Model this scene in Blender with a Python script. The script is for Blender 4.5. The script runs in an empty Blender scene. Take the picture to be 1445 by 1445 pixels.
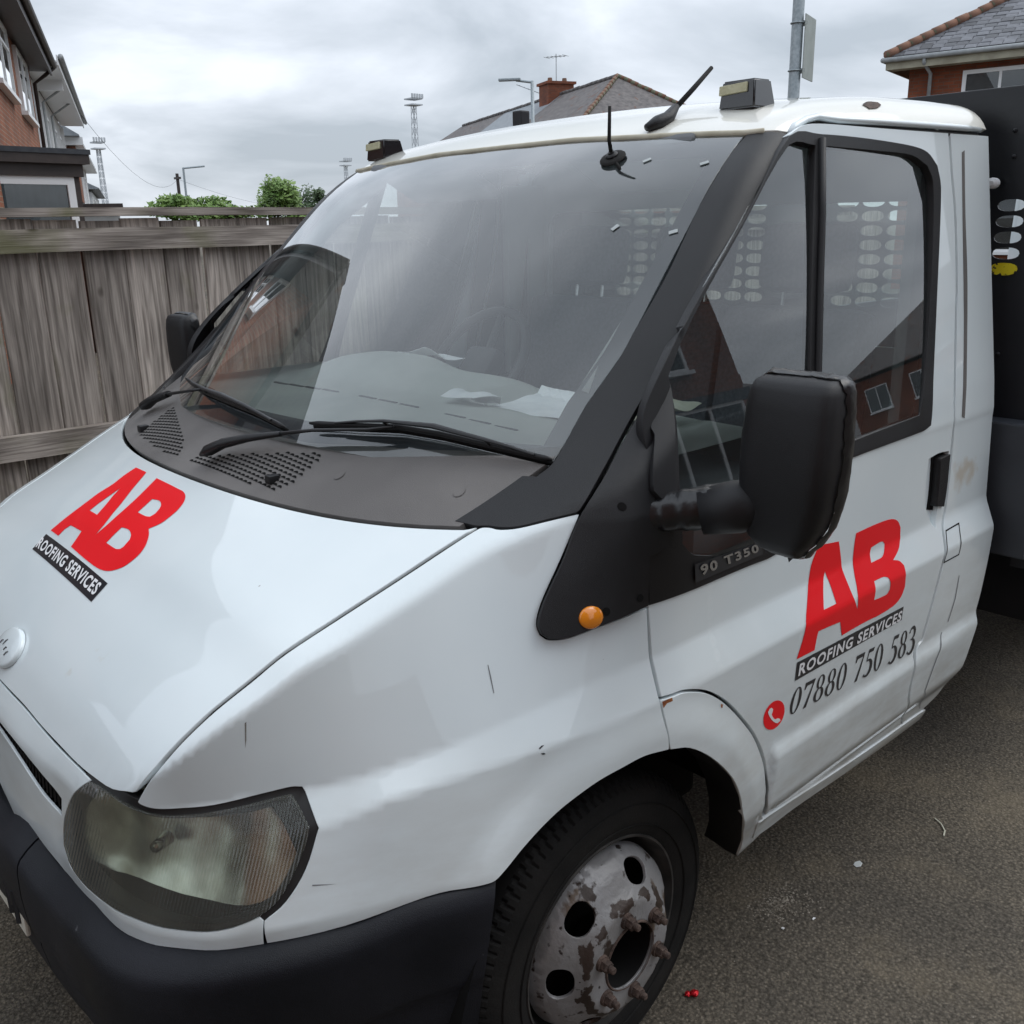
import bpy, bmesh, math, random, json
import numpy as np
from mathutils import Vector, Matrix, geometry
R=math.radians
scene=bpy.context.scene
COL=scene.collection
random.seed(7)
# ---------------------------------------------------------------- camera
cam=bpy.data.cameras.new('camera');cam_o=bpy.data.objects.new('camera',cam);COL.objects.link(cam_o);scene.camera=cam_o
CPOS=(-1.219,-1.953,1.718)
_yaw,_pit,_rol=.829,-.289,-.022
_d=Vector((math.cos(_yaw)*math.cos(_pit),math.sin(_yaw)*math.cos(_pit),math.sin(_pit)))
_r=_d.cross(Vector((0,0,1))).normalized();_u=_r.cross(_d)
_r2=_r*math.cos(_rol)+_u*math.sin(_rol);_u2=-_r*math.sin(_rol)+_u*math.cos(_rol)
_m=Matrix((_r2,_u2,-_d)).transposed().to_4x4();_m.translation=Vector(CPOS)
cam_o.matrix_world=_m
cam.sensor_width=36;cam.lens=36*1357/1445;cam.clip_start=.05;cam.clip_end=2000
# ---------------------------------------------------------------- sky, sun, exposure
SUN_EL,SUN_AZ=R(54),R(118)
world=bpy.data.worlds.new('World');scene.world=world;world.use_nodes=True
nt=world.node_tree;nt.nodes.clear()
def wn(t,**k):
    n=nt.nodes.new(t)
    for a,b in k.items(): setattr(n,a,b)
    return n
wo=wn('ShaderNodeOutputWorld');bg=wn('ShaderNodeBackground');bg.inputs[1].default_value=.1
sky=wn('ShaderNodeTexSky');sky.sky_type='NISHITA';sky.sun_disc=False;sky.sun_elevation=SUN_EL;sky.sun_rotation=SUN_AZ
tc=wn('ShaderNodeTexCoord');sep=wn('ShaderNodeSeparateXYZ');nt.links.new(tc.outputs['Generated'],sep.inputs[0])
def wmath(op,a,b=None):
    n=wn('ShaderNodeMath',operation=op)
    for i,v in enumerate((a,b)):
        if v is None: continue
        if isinstance(v,(int,float)): n.inputs[i].default_value=v
        else: nt.links.new(v,n.inputs[i])
    return n.outputs[0]
zc=wmath('ADD',wmath('MAXIMUM',sep.outputs[2],0.0),.22)
cx=wmath('DIVIDE',sep.outputs[0],zc);cy=wmath('DIVIDE',sep.outputs[1],zc)
comb=wn('ShaderNodeCombineXYZ');nt.links.new(cx,comb.inputs[0]);nt.links.new(cy,comb.inputs[1])
nz=wn('ShaderNodeTexNoise');nz.inputs['Scale'].default_value=1.25;nz.inputs['Detail'].default_value=6;nz.inputs['Roughness'].default_value=.52;nz.inputs['Distortion'].default_value=.35
nt.links.new(comb.outputs[0],nz.inputs['Vector'])
rp=wn('ShaderNodeValToRGB');nt.links.new(nz.outputs[0],rp.inputs[0])
els=rp.color_ramp.elements
els[0].position=.36;els[0].color=(.47,.525,.59,1);els[1].position=.66;els[1].color=(.90,.96,1.03,1)
e=els.new(.5);e.color=(.64,.695,.77,1)
e=els.new(.57);e.color=(.74,.795,.875,1)
zen=wmath('ADD',wmath('MULTIPLY',wmath('MAXIMUM',sep.outputs[2],0.0),1.0),1.0)
scl=wmath('MULTIPLY',zen,8.2)
vm=wn('ShaderNodeVectorMath',operation='SCALE');nt.links.new(rp.outputs[0],vm.inputs[0]);nt.links.new(scl,vm.inputs['Scale'])
mx=wn('ShaderNodeMix',data_type='RGBA');mx.inputs[0].default_value=.93
nt.links.new(sky.outputs[0],mx.inputs[6]);nt.links.new(vm.outputs[0],mx.inputs[7])
nt.links.new(mx.outputs[2],bg.inputs[0]);nt.links.new(bg.outputs[0],wo.inputs[0])
sun=bpy.data.lights.new('sun','SUN');sun.energy=.95;sun.angle=R(48);sun.color=(1,.97,.92)
sun_o=bpy.data.objects.new('sun',sun);COL.objects.link(sun_o)
_sd=Vector((math.sin(SUN_AZ)*math.cos(SUN_EL),math.cos(SUN_AZ)*math.cos(SUN_EL),math.sin(SUN_EL)))
sun_o.rotation_euler=_sd.to_track_quat('Z','Y').to_euler()
scene.view_settings.view_transform='Standard';scene.view_settings.look='None'
scene.view_settings.exposure=.3;scene.view_settings.gamma=1;scene.view_settings.use_curve_mapping=False
scene.cycles.max_bounces=8;scene.cycles.transparent_max_bounces=16
# ---------------------------------------------------------------- materials
def material(name,c1,c2=None,rough=.5,metal=0,scale=8,detail=5,coat=0,coat_rough=.04,bump=0,bscale=60,stretch=(1,1,1),spec=.5,ramp=(.35,.65),rvar=0,spots=None):
    """principled material; c1/c2 blended by noise, optional third colour in thresholded spots (colour, scale, threshold)"""
    m=bpy.data.materials.new(name);m.use_nodes=True;t=m.node_tree;b=t.nodes['Principled BSDF'];L=t.links.new
    b.inputs['Roughness'].default_value=rough;b.inputs['Metallic'].default_value=metal
    b.inputs['Coat Weight'].default_value=coat;b.inputs['Coat Roughness'].default_value=coat_rough
    b.inputs['Specular IOR Level'].default_value=spec
    tcn=t.nodes.new('ShaderNodeTexCoord');mp=t.nodes.new('ShaderNodeMapping');mp.inputs['Scale'].default_value=stretch;L(tcn.outputs['Object'],mp.inputs[0])
    col=None
    n=t.nodes.new('ShaderNodeTexNoise');n.inputs['Scale'].default_value=scale;n.inputs['Detail'].default_value=detail;L(mp.outputs[0],n.inputs['Vector'])
    if c2 is not None:
        r=t.nodes.new('ShaderNodeValToRGB');r.color_ramp.elements[0].position=ramp[0];r.color_ramp.elements[1].position=ramp[1]
        r.color_ramp.elements[0].color=(*c1,1);r.color_ramp.elements[1].color=(*c2,1);L(n.outputs[0],r.inputs[0]);col=r.outputs[0]
    if spots:
        for sc_,ss,th in spots:
            n2=t.nodes.new('ShaderNodeTexNoise');n2.inputs['Scale'].default_value=ss;n2.inputs['Detail'].default_value=7;L(mp.outputs[0],n2.inputs['Vector'])
            mr=t.nodes.new('ShaderNodeMapRange');mr.inputs[1].default_value=th;mr.inputs[2].default_value=th+.035;L(n2.outputs[0],mr.inputs[0])
            mm=t.nodes.new('ShaderNodeMix');mm.data_type='RGBA';L(mr.outputs[0],mm.inputs[0])
            if col is None: mm.inputs[6].default_value=(*c1,1)
            else: L(col,mm.inputs[6])
            mm.inputs[7].default_value=(*sc_,1);col=mm.outputs[2]
    if col is None: b.inputs['Base Color'].default_value=(*c1,1)
    else: L(col,b.inputs['Base Color'])
    if rvar:
        r2=t.nodes.new('ShaderNodeMapRange');r2.inputs[1].default_value=.3;r2.inputs[2].default_value=.7;r2.inputs[3].default_value=rough-rvar;r2.inputs[4].default_value=rough+rvar
        L(n.outputs[0],r2.inputs[0]);L(r2.outputs[0],b.inputs['Roughness'])
    if bump:
        n3=t.nodes.new('ShaderNodeTexNoise');n3.inputs['Scale'].default_value=bscale;n3.inputs['Detail'].default_value=6;L(mp.outputs[0],n3.inputs['Vector'])
        bp=t.nodes.new('ShaderNodeBump');bp.inputs['Strength'].default_value=bump;bp.inputs['Distance'].default_value=.003;L(n3.outputs[0],bp.inputs['Height']);L(bp.outputs[0],b.inputs['Normal'])
    return m
def glass_material(name,tint,refl=1.0,rough=0.0,haze=0.0,hazecol=(.7,.78,.82),ior=1.5,flutes=False):
    """thin glass: tinted see-through plus mirror reflection, with a film of dust"""
    m=bpy.data.materials.new(name);m.use_nodes=True;t=m.node_tree;t.nodes.clear();L=t.links.new
    o=t.nodes.new('ShaderNodeOutputMaterial');tr=t.nodes.new('ShaderNodeBsdfTransparent');tr.inputs[0].default_value=(*tint,1)
    gl=t.nodes.new('ShaderNodeBsdfGlossy');gl.inputs['Roughness'].default_value=rough;gl.inputs[0].default_value=(refl,refl,refl,1)
    fr=t.nodes.new('ShaderNodeFresnel');fr.inputs[0].default_value=ior
    mu=t.nodes.new('ShaderNodeMath');mu.operation='MULTIPLY';mu.inputs[1].default_value=2.05;mu.use_clamp=True;L(fr.outputs[0],mu.inputs[0])
    ms=t.nodes.new('ShaderNodeMixShader');L(mu.outputs[0],ms.inputs[0]);L(tr.outputs[0],ms.inputs[1]);L(gl.outputs[0],ms.inputs[2])
    df=t.nodes.new('ShaderNodeBsdfDiffuse');df.inputs[0].default_value=(*hazecol,1)
    ms2=t.nodes.new('ShaderNodeMixShader');L(ms.outputs[0],ms2.inputs[1]);L(df.outputs[0],ms2.inputs[2])
    tcn=t.nodes.new('ShaderNodeTexCoord');n=t.nodes.new('ShaderNodeTexNoise');n.inputs['Scale'].default_value=5;n.inputs['Detail'].default_value=8;L(tcn.outputs['Object'],n.inputs['Vector'])
    mr=t.nodes.new('ShaderNodeMapRange');mr.inputs[1].default_value=.3;mr.inputs[2].default_value=.7;mr.inputs[3].default_value=haze*.6;mr.inputs[4].default_value=haze*1.4;L(n.outputs[0],mr.inputs[0]);L(mr.outputs[0],ms2.inputs[0])
    if flutes:
        mp=t.nodes.new('ShaderNodeMapping');mp.inputs['Rotation'].default_value=(0,R(-22),R(28));L(tcn.outputs['Object'],mp.inputs[0])
        wv=t.nodes.new('ShaderNodeTexWave');wv.inputs['Scale'].default_value=62;wv.inputs['Distortion'].default_value=0;L(mp.outputs[0],wv.inputs['Vector'])
        bp=t.nodes.new('ShaderNodeBump');bp.inputs['Strength'].default_value=.8;bp.inputs['Distance'].default_value=.003;L(wv.outputs['Color'],bp.inputs['Height']);L(bp.outputs[0],gl.inputs['Normal']);L(bp.outputs[0],df.inputs['Normal'])
    L(ms2.outputs[0],o.inputs[0]);return m
def wood_material(name):
    m=bpy.data.materials.new(name);m.use_nodes=True;t=m.node_tree;b=t.nodes['Principled BSDF'];L=t.links.new
    b.inputs['Roughness'].default_value=.85;b.inputs['Specular IOR Level'].default_value=.25
    tcn=t.nodes.new('ShaderNodeTexCoord');oi=t.nodes.new('ShaderNodeObjectInfo')
    add=t.nodes.new('ShaderNodeVectorMath');add.operation='ADD';L(tcn.outputs['Object'],add.inputs[0])
    sc=t.nodes.new('ShaderNodeVectorMath');sc.operation='SCALE';L(oi.outputs['Random'],sc.inputs['Scale']);sc.inputs[0].default_value=(17,31,23);L(sc.outputs[0],add.inputs[1])
    def noise(scale,vec,detail=5,dist=0):
        mp=t.nodes.new('ShaderNodeMapping');mp.inputs['Scale'].default_value=vec;L(add.outputs[0],mp.inputs[0])
        n=t.nodes.new('ShaderNodeTexNoise');n.inputs['Scale'].default_value=scale;n.inputs['Detail'].default_value=detail;n.inputs['Distortion'].default_value=dist;L(mp.outputs[0],n.inputs['Vector']);return n.outputs[0]
    g2=noise(5,(1,1,.28),4,.8)
    fine=noise(130,(1,1,.035),4,.2)
    mpw=t.nodes.new('ShaderNodeMapping');mpw.inputs['Scale'].default_value=(1,1,.10);L(add.outputs[0],mpw.inputs[0])
    wv=t.nodes.new('ShaderNodeTexWave');wv.inputs['Scale'].default_value=7;wv.inputs['Distortion'].default_value=16;wv.inputs['Detail'].default_value=4;wv.inputs['Detail Scale'].default_value=1.2;L(mpw.outputs[0],wv.inputs['Vector'])
    ma=t.nodes.new('ShaderNodeMath');ma.operation='MULTIPLY_ADD';L(wv.outputs['Fac'],ma.inputs[0]);ma.inputs[1].default_value=.20;mb_=t.nodes.new('ShaderNodeMath');mb_.operation='MULTIPLY';L(fine,mb_.inputs[0]);mb_.inputs[1].default_value=.80;L(mb_.outputs[0],ma.inputs[2]);g=ma.outputs[0]
    r=t.nodes.new('ShaderNodeValToRGB');L(g,r.inputs[0]);e=r.color_ramp.elements;e[0].position=.30;e[0].color=(.21,.185,.168,1);e[1].position=.70;e[1].color=(.54,.495,.455,1)
    r2=t.nodes.new('ShaderNodeValToRGB');L(g2,r2.inputs[0]);e=r2.color_ramp.elements;e[0].position=.34;e[0].color=(.62,.60,.58,1);e[1].position=.64;e[1].color=(1.12,1.08,1.05,1)
    mu=t.nodes.new('ShaderNodeMix');mu.data_type='RGBA';mu.blend_type='MULTIPLY';mu.inputs[0].default_value=1;L(r.outputs[0],mu.inputs[6]);L(r2.outputs[0],mu.inputs[7])
    # per-board tone
    hv=t.nodes.new('ShaderNodeHueSaturation');L(mu.outputs[2],hv.inputs['Color'])
    mr=t.nodes.new('ShaderNodeMapRange');mr.inputs[3].default_value=.74;mr.inputs[4].default_value=1.25;L(oi.outputs['Random'],mr.inputs[0]);L(mr.outputs[0],hv.inputs['Value'])
    # knots
    mpk=t.nodes.new('ShaderNodeMapping');mpk.inputs['Scale'].default_value=(1,0,.6);L(add.outputs[0],mpk.inputs[0])
    vo=t.nodes.new('ShaderNodeTexVoronoi');vo.inputs['Scale'].default_value=6.5;L(mpk.outputs[0],vo.inputs['Vector'])
    kr=t.nodes.new('ShaderNodeMapRange');kr.inputs[1].default_value=.05;kr.inputs[2].default_value=.13;kr.inputs[3].default_value=1;kr.inputs[4].default_value=0;L(vo.outputs['Distance'],kr.inputs[0])
    mk=t.nodes.new('ShaderNodeMix');mk.data_type='RGBA';L(kr.outputs[0],mk.inputs[0]);L(hv.outputs[0],mk.inputs[6]);mk.inputs[7].default_value=(.05,.036,.028,1)
    # moss: world-ish patches
    moss=noise(3.1,(1,1,1),6,.3);mmr=t.nodes.new('ShaderNodeMapRange');mmr.inputs[1].default_value=.60;mmr.inputs[2].default_value=.74;mmr.inputs[4].default_value=.55;L(moss,mmr.inputs[0])
    m3=t.nodes.new('ShaderNodeMix');m3.data_type='RGBA';L(mmr.outputs[0],m3.inputs[0]);L(mk.outputs[2],m3.inputs[6]);m3.inputs[7].default_value=(.13,.14,.045,1)
    L(m3.outputs[2],b.inputs['Base Color'])
    bp=t.nodes.new('ShaderNodeBump');bp.inputs['Strength'].default_value=.6;bp.inputs['Distance'].default_value=.004;L(g,bp.inputs['Height']);L(bp.outputs[0],b.inputs['Normal'])
    return m
def brick_material(name,c1,c2,mortar,scale=1.0):
    """bricks 215 x 65 mm with 10 mm joints, in wall space (x along the wall, z up)"""
    m=bpy.data.materials.new(name);m.use_nodes=True;t=m.node_tree;b=t.nodes['Principled BSDF'];L=t.links.new
    b.inputs['Roughness'].default_value=.9
    tcn=t.nodes.new('ShaderNodeTexCoord');sp=t.nodes.new('ShaderNodeSeparateXYZ');L(tcn.outputs['Object'],sp.inputs[0])
    ad=t.nodes.new('ShaderNodeMath');ad.operation='ADD';L(sp.outputs[0],ad.inputs[0]);L(sp.outputs[1],ad.inputs[1])
    cb=t.nodes.new('ShaderNodeCombineXYZ');L(ad.outputs[0],cb.inputs[0]);L(sp.outputs[2],cb.inputs[1])
    bt=t.nodes.new('ShaderNodeTexBrick');L(cb.outputs[0],bt.inputs['Vector'])
    bt.inputs['Scale'].default_value=1;bt.inputs['Brick Width'].default_value=.225*scale;bt.inputs['Row Height'].default_value=.075*scale;bt.inputs['Mortar Size'].default_value=.006*scale
    bt.inputs['Color1'].default_value=(*c1,1);bt.inputs['Color2'].default_value=(*c2,1);bt.inputs['Mortar'].default_value=(*mortar,1);bt.inputs['Bias'].default_value=-.1
    n=t.nodes.new('ShaderNodeTexNoise');n.inputs['Scale'].default_value=1.1;n.inputs['Detail'].default_value=6;L(tcn.outputs['Object'],n.inputs['Vector'])
    r=t.nodes.new('ShaderNodeValToRGB');r.color_ramp.elements[0].position=.3;r.color_ramp.elements[0].color=(.62,.6,.6,1);r.color_ramp.elements[1].position=.7;r.color_ramp.elements[1].color=(1.25,1.2,1.1,1);L(n.outputs[0],r.inputs[0])
    mu=t.nodes.new('ShaderNodeMix');mu.data_type='RGBA';mu.blend_type='MULTIPLY';mu.inputs[0].default_value=1;L(bt.outputs[0],mu.inputs[6]);L(r.outputs[0],mu.inputs[7]);L(mu.outputs[2],b.inputs['Base Color'])
    bp=t.nodes.new('ShaderNodeBump');bp.inputs['Strength'].default_value=.5;bp.inputs['Distance'].default_value=.006;bp.invert=True;L(bt.outputs['Fac'],bp.inputs['Height']);L(bp.outputs[0],b.inputs['Normal'])
    return m
M={}
M['paint']=material('white_paint',(.695,.77,.795),(.745,.815,.835),rough=.32,scale=3,coat=1,coat_rough=.03,spec=.4,spots=[((.60,.57,.50),2.6,.70),((.16,.14,.12),75,.775)])
def dirty(m,lo,hi,amount,c):
    """road film on the lowest panels: noise-broken splash dirt that thins out with height"""
    t=m.node_tree;b=t.nodes['Principled BSDF'];L=t.links.new;src=b.inputs['Base Color'].links[0].from_socket
    tcn=t.nodes.new('ShaderNodeTexCoord');sp=t.nodes.new('ShaderNodeSeparateXYZ');L(tcn.outputs['Object'],sp.inputs[0])
    mr=t.nodes.new('ShaderNodeMapRange');mr.inputs[1].default_value=hi;mr.inputs[2].default_value=lo;mr.inputs[3].default_value=0;mr.inputs[4].default_value=amount;L(sp.outputs[2],mr.inputs[0])
    mp=t.nodes.new('ShaderNodeMapping');mp.inputs['Scale'].default_value=(1,1,3);L(tcn.outputs['Object'],mp.inputs[0])
    n=t.nodes.new('ShaderNodeTexNoise');n.inputs['Scale'].default_value=6;n.inputs['Detail'].default_value=9;n.inputs['Roughness'].default_value=.65;L(mp.outputs[0],n.inputs['Vector'])
    mr2=t.nodes.new('ShaderNodeMapRange');mr2.inputs[1].default_value=.3;mr2.inputs[2].default_value=.72;L(n.outputs[0],mr2.inputs[0])
    mu=t.nodes.new('ShaderNodeMath');mu.operation='MULTIPLY';L(mr.outputs[0],mu.inputs[0]);L(mr2.outputs[0],mu.inputs[1])
    mm=t.nodes.new('ShaderNodeMix');mm.data_type='RGBA';L(mu.outputs[0],mm.inputs[0]);L(src,mm.inputs[6]);mm.inputs[7].default_value=(*c,1);L(mm.outputs[2],b.inputs['Base Color'])
dirty(M['paint'],.35,.95,.75,(.33,.30,.25))
M['plastic']=material('black_plastic',(.009,.009,.010),(.017,.017,.019),rough=.42,scale=4,detail=6,bump=.25,bscale=900,rvar=.10,spec=.35)
M['plastic_grey']=material('faded_grey_plastic',(.115,.108,.104),(.165,.156,.150),rough=.55,scale=3.5,detail=6,bump=.35,bscale=700,rvar=.08,spec=.4)
M['bumper']=material('scuffed_bumper_plastic',(.007,.008,.011),(.016,.017,.022),rough=.48,scale=5,detail=7,bump=.3,bscale=600,rvar=.1,spec=.22,spots=[((.12,.12,.13),22,.72)])
M['rubber']=material('tyre_rubber',(.007,.007,.007),(.016,.015,.014),rough=.8,scale=9,bump=.3,bscale=200,spec=.3)
M['gap']=material('panel_gap_shadowed_metal',(.01,.01,.01),rough=.9,spec=.1)
M['seal']=material('black_rubber_seal',(.012,.012,.013),(.02,.02,.02),rough=.5,scale=20,spec=.4)
M['red']=material('red_vinyl',(.82,.004,.010),(.86,.006,.014),rough=.4,scale=5,coat=.25,spec=.25)
M['blackvinyl']=material('black_vinyl',(.010,.012,.018),(.014,.016,.022),rough=.3,scale=5,coat=.5)
M['whitevinyl']=material('white_vinyl',(.80,.81,.82),rough=.35,coat=.4)
M['steel']=material('black_painted_steel',(.010,.011,.014),(.018,.019,.024),rough=.42,scale=3,bump=.12,bscale=80,rvar=.1,spots=[((.05,.045,.045),9,.72)])
M['rim']=material('flaking_silver_wheel_paint',(.22,.215,.21),(.36,.36,.37),rough=.45,metal=.25,scale=6,bump=.5,bscale=90,spots=[((.13,.095,.07),9,.585),((.045,.032,.026),21,.60),((.03,.022,.02),48,.68)])
M['rust']=material('rusty_steel',(.045,.030,.025),(.115,.078,.062),rough=.8,scale=60,bump=.7,bscale=260)
M['rustspot']=material('orange_rust',(.20,.055,.015),(.42,.17,.05),rough=.85,scale=60,bump=.6,bscale=400)
M['amber']=material('amber_lens',(.85,.26,.01),(.90,.30,.02),rough=.18,scale=3,coat=1)
M['chrome']=material('light_metal',(.55,.55,.56),rough=.25,metal=.9)
M['interior']=material('grey_cab_trim',(.16,.17,.18),(.20,.21,.22),rough=.75,scale=6,bump=.3,bscale=400)
M['interior_light']=material('pale_cab_trim',(.48,.51,.51),(.54,.57,.57),rough=.7,scale=5)
M['dash']=material('dusty_dashboard',(.36,.38,.36),(.44,.46,.43),rough=.75,scale=4,bump=.3,bscale=500)
M['dark']=material('dark_cab_trim',(.03,.032,.036),(.045,.047,.05),rough=.6,scale=6)
M['seat']=material('seat_fabric',(.085,.095,.11),(.12,.13,.15),rough=.9,scale=90,bump=.5,bscale=500)
M['paper']=material('white_paper',(.78,.80,.82),(.84,.85,.86),rough=.8,scale=30,bump=.3,bscale=60)
M['cream']=material('cream_glove_fabric',(.62,.62,.50),(.70,.69,.58),rough=.9,scale=40,bump=.6,bscale=90)
M['tape']=material('black_tape',(.006,.006,.007),(.011,.011,.013),rough=.34,scale=30,coat=.2,bump=.5,bscale=55)
M['sticker']=material('faded_paper_sticker',(.38,.42,.42),(.46,.50,.50),rough=.7,scale=90)
M['wind']=glass_material('windscreen_glass',(.93,.98,.96),haze=.03,hazecol=(.62,.70,.74))
M['sideglass']=glass_material('side_window_glass',(.84,.90,.88),haze=.012)
M['lens']=glass_material('headlamp_lens',(.90,.93,.86),haze=.085,hazecol=(.45,.48,.42),rough=.04,flutes=True)
M['houseglass']=glass_material('house_window_glass',(.35,.40,.42),haze=.03)
M['bowl']=material('dull_headlamp_bowl',(.26,.25,.20),(.66,.68,.62),rough=.24,metal=.85,scale=13,ramp=(.32,.62))
M['bowl2']=material('smoked_inner_cap',(.13,.12,.09),(.2,.18,.13),rough=.3,scale=8)
M['chromedark']=material('tarnished_reflector',(.30,.30,.24),(.38,.38,.31),rough=.22,metal=.9,scale=10)
M['whiteplate']=material('white_number_plate',(.62,.60,.52),(.70,.68,.60),rough=.4,scale=30)
M['beige']=material('yellowed_sealant',(.38,.35,.26),(.48,.45,.36),rough=.7,scale=20)
M['roofpaint']=material('yellowed_white_paint',(.74,.735,.66),(.79,.785,.73),rough=.35,scale=4,coat=1,coat_rough=.05,spec=.4,spots=[((.50,.36,.15),9,.735)])
M['rimdark']=material('grimy_rim_barrel',(.03,.03,.03),(.08,.075,.07),rough=.6,metal=.2,scale=18)
M['gloss']=material('gloss_black_plastic',(.012,.012,.014),rough=.12,coat=.6)
M['oldstrip']=material('yellowed_reflector_strip',(.45,.43,.27),(.55,.53,.36),rough=.5,scale=60,bump=.4,bscale=200)
M['yellow']=material('worn_yellow_paint',(.75,.60,.01),(.85,.72,.02),rough=.5,scale=20,spots=[((.03,.03,.02),70,.60)])
M['steelblue']=material('dusty_black_locker',(.030,.034,.042),(.045,.05,.06),rough=.45,scale=5,bump=.1,bscale=90)
M['plastic_grey2']=material('worn_dark_plastic',(.045,.045,.048),(.06,.06,.064),rough=.5,scale=6,bump=.3,bscale=500)

def ring_rust(m,r0,r1,c):
    """flaked paint round the raised ring of the wheel disc"""
    t=m.node_tree;b=t.nodes['Principled BSDF'];L=t.links.new;src=b.inputs['Base Color'].links[0].from_socket
    tcn=t.nodes.new('ShaderNodeTexCoord');sp=t.nodes.new('ShaderNodeSeparateXYZ');L(tcn.outputs['Object'],sp.inputs[0])
    cb=t.nodes.new('ShaderNodeCombineXYZ');L(sp.outputs[0],cb.inputs[0]);L(sp.outputs[2],cb.inputs[1]);ln=t.nodes.new('ShaderNodeVectorMath');ln.operation='LENGTH';L(cb.outputs[0],ln.inputs[0])
    n=t.nodes.new('ShaderNodeTexNoise');n.inputs['Scale'].default_value=38;n.inputs['Detail'].default_value=6;L(tcn.outputs['Object'],n.inputs['Vector'])
    su=t.nodes.new('ShaderNodeMath');su.operation='SUBTRACT';L(ln.outputs['Value'],su.inputs[0]);su.inputs[1].default_value=(r0+r1)/2
    ab=t.nodes.new('ShaderNodeMath');ab.operation='ABSOLUTE';L(su.outputs[0],ab.inputs[0])
    mr=t.nodes.new('ShaderNodeMapRange');mr.inputs[1].default_value=(r1-r0)*1.1;mr.inputs[2].default_value=0;mr.inputs[3].default_value=0;mr.inputs[4].default_value=.30;L(ab.outputs[0],mr.inputs[0])
    ad=t.nodes.new('ShaderNodeMath');ad.operation='ADD';L(n.outputs[0],ad.inputs[0]);L(mr.outputs[0],ad.inputs[1])
    m2=t.nodes.new('ShaderNodeMapRange');m2.inputs[1].default_value=.70;m2.inputs[2].default_value=.735;L(ad.outputs[0],m2.inputs[0])
    mm=t.nodes.new('ShaderNodeMix');mm.data_type='RGBA';L(m2.outputs[0],mm.inputs[0]);L(src,mm.inputs[6]);mm.inputs[7].default_value=(*c,1);L(mm.outputs[2],b.inputs['Base Color'])
ring_rust(M['rim'],.114,.134,(.050,.035,.028))
import math
# ---------------------------------------------------------------- body shape (implicit)
def smax(a,b,k):
    h=np.maximum(k-np.abs(a-b),0.0)/k
    return np.maximum(a,b)+h*h*k*.25
def smin(a,b,k): return -smax(-a,-b,k)
def sstep(e0,e1,x):
    t=np.clip((x-e0)/(e1-e0),0,1);return t*t*(3-2*t)
def hermite(xs,ys):
    # monotone cubic (Fritsch-Carlson)
    xs=np.array(xs,float);ys=np.array(ys,float)
    h=np.diff(xs);d=np.diff(ys)/h;m=np.zeros(len(xs));m[0]=d[0];m[-1]=d[-1]
    for i in range(1,len(xs)-1):
        if d[i-1]*d[i]>0:
            w1=2*h[i]+h[i-1];w2=h[i]+2*h[i-1];m[i]=(w1+w2)/(w1/d[i-1]+w2/d[i])
    def f(x):
        x=np.asarray(x,float);xc=np.clip(x,xs[0],xs[-1]);i=np.clip(np.searchsorted(xs,xc)-1,0,len(xs)-2)
        t=(xc-xs[i])/h[i];t2=t*t;t3=t2*t
        r=(2*t3-3*t2+1)*ys[i]+(t3-2*t2+t)*h[i]*m[i]+(-2*t3+3*t2)*ys[i+1]+(t3-t2)*h[i]*m[i+1]
        return r+np.where(x<xs[0],(x-xs[0])*m[0],0)+np.where(x>xs[-1],(x-xs[-1])*m[-1],0)
    return f
def pw(xs,ys):
    xs=np.array(xs,float);ys=np.array(ys,float)
    return lambda z:(np.interp(z-.004,xs,ys)+np.interp(z,xs,ys)+np.interp(z+.004,xs,ys))/3
# half width of the body side by height (door), relative to .987
sideZ=pw([.30,.38,.425,.445,.50,.60,.70,.893,.899,.968,.976,1.22,1.30,1.56,1.93,2.1],
         [-.09,-.05,-.036,-.032,-.016,-.007,-.003,0,-.002,-.030,-.0315,-.042,-.060,-.128,-.224,-.28])
# plan curves of the nose at four levels: under the headlamps, lower crease, upper crease, crown
def polar(P):
    th=[math.atan2(y,.2-x) for x,y in P];r=[math.hypot(.2-x,y) for x,y in P]
    return hermite([-th[1]]+th+[th[-1]+.3],[r[1]]+r+[r[-1]])
L3=[(-.850,0),(-.842,.36),(-.838,.5),(-.825,.615),(-.795,.685),(-.757,.735),(-.685,.79),(-.58,.845),(-.46,.897),(-.35,.940),(-.2,.970),(0,.982),(.2,.984)]
L2=[(-.838,0),(-.832,.36),(-.824,.5),(-.80,.60),(-.755,.665),(-.69,.725),(-.62,.772),(-.565,.803),(-.476,.850),(-.302,.915),(-.15,.962),(0,.983),(.2,.987)]
L1=[(-.835,0),(-.828,.36),(-.818,.5),(-.790,.60),(-.72,.655),(-.65,.700),(-.60,.730),(-.545,.765),(-.40,.845),(-.2,.915),(-.07,.948),(0,.954),(.2,.9565)]
LC=[(-.80,0),(-.80,.36),(-.80,.5),(-.785,.60),(-.74,.650),(-.66,.695),(-.60,.715),(-.546,.730),(-.36,.772),(-.2,.812),(-.10,.868),(0,.920),(.1,.940),(.2,.945)]
R3,R2,R1,RC=polar(L3),polar(L2),polar(L1),polar(LC)
def zth(P): return hermite([math.atan2(y,.2-x) for x,y,z in P],[z for x,y,z in P])
Z2=zth([(-.838,.0,.80),(-.80,.60,.81),(-.69,.725,.825),(-.565,.803,.835),(-.476,.850,.862),(-.302,.915,.880),(-.15,.962,.892),(0,.983,.897),(.2,.987,.896)])
Z1=zth([(-.835,.0,.86),(-.790,.60,.868),(-.65,.70,.872),(-.545,.765,.878),(-.40,.845,.908),(-.2,.915,.948),(-.07,.948,.970),(0,.954,.9715),(.2,.9565,.972)])
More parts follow.
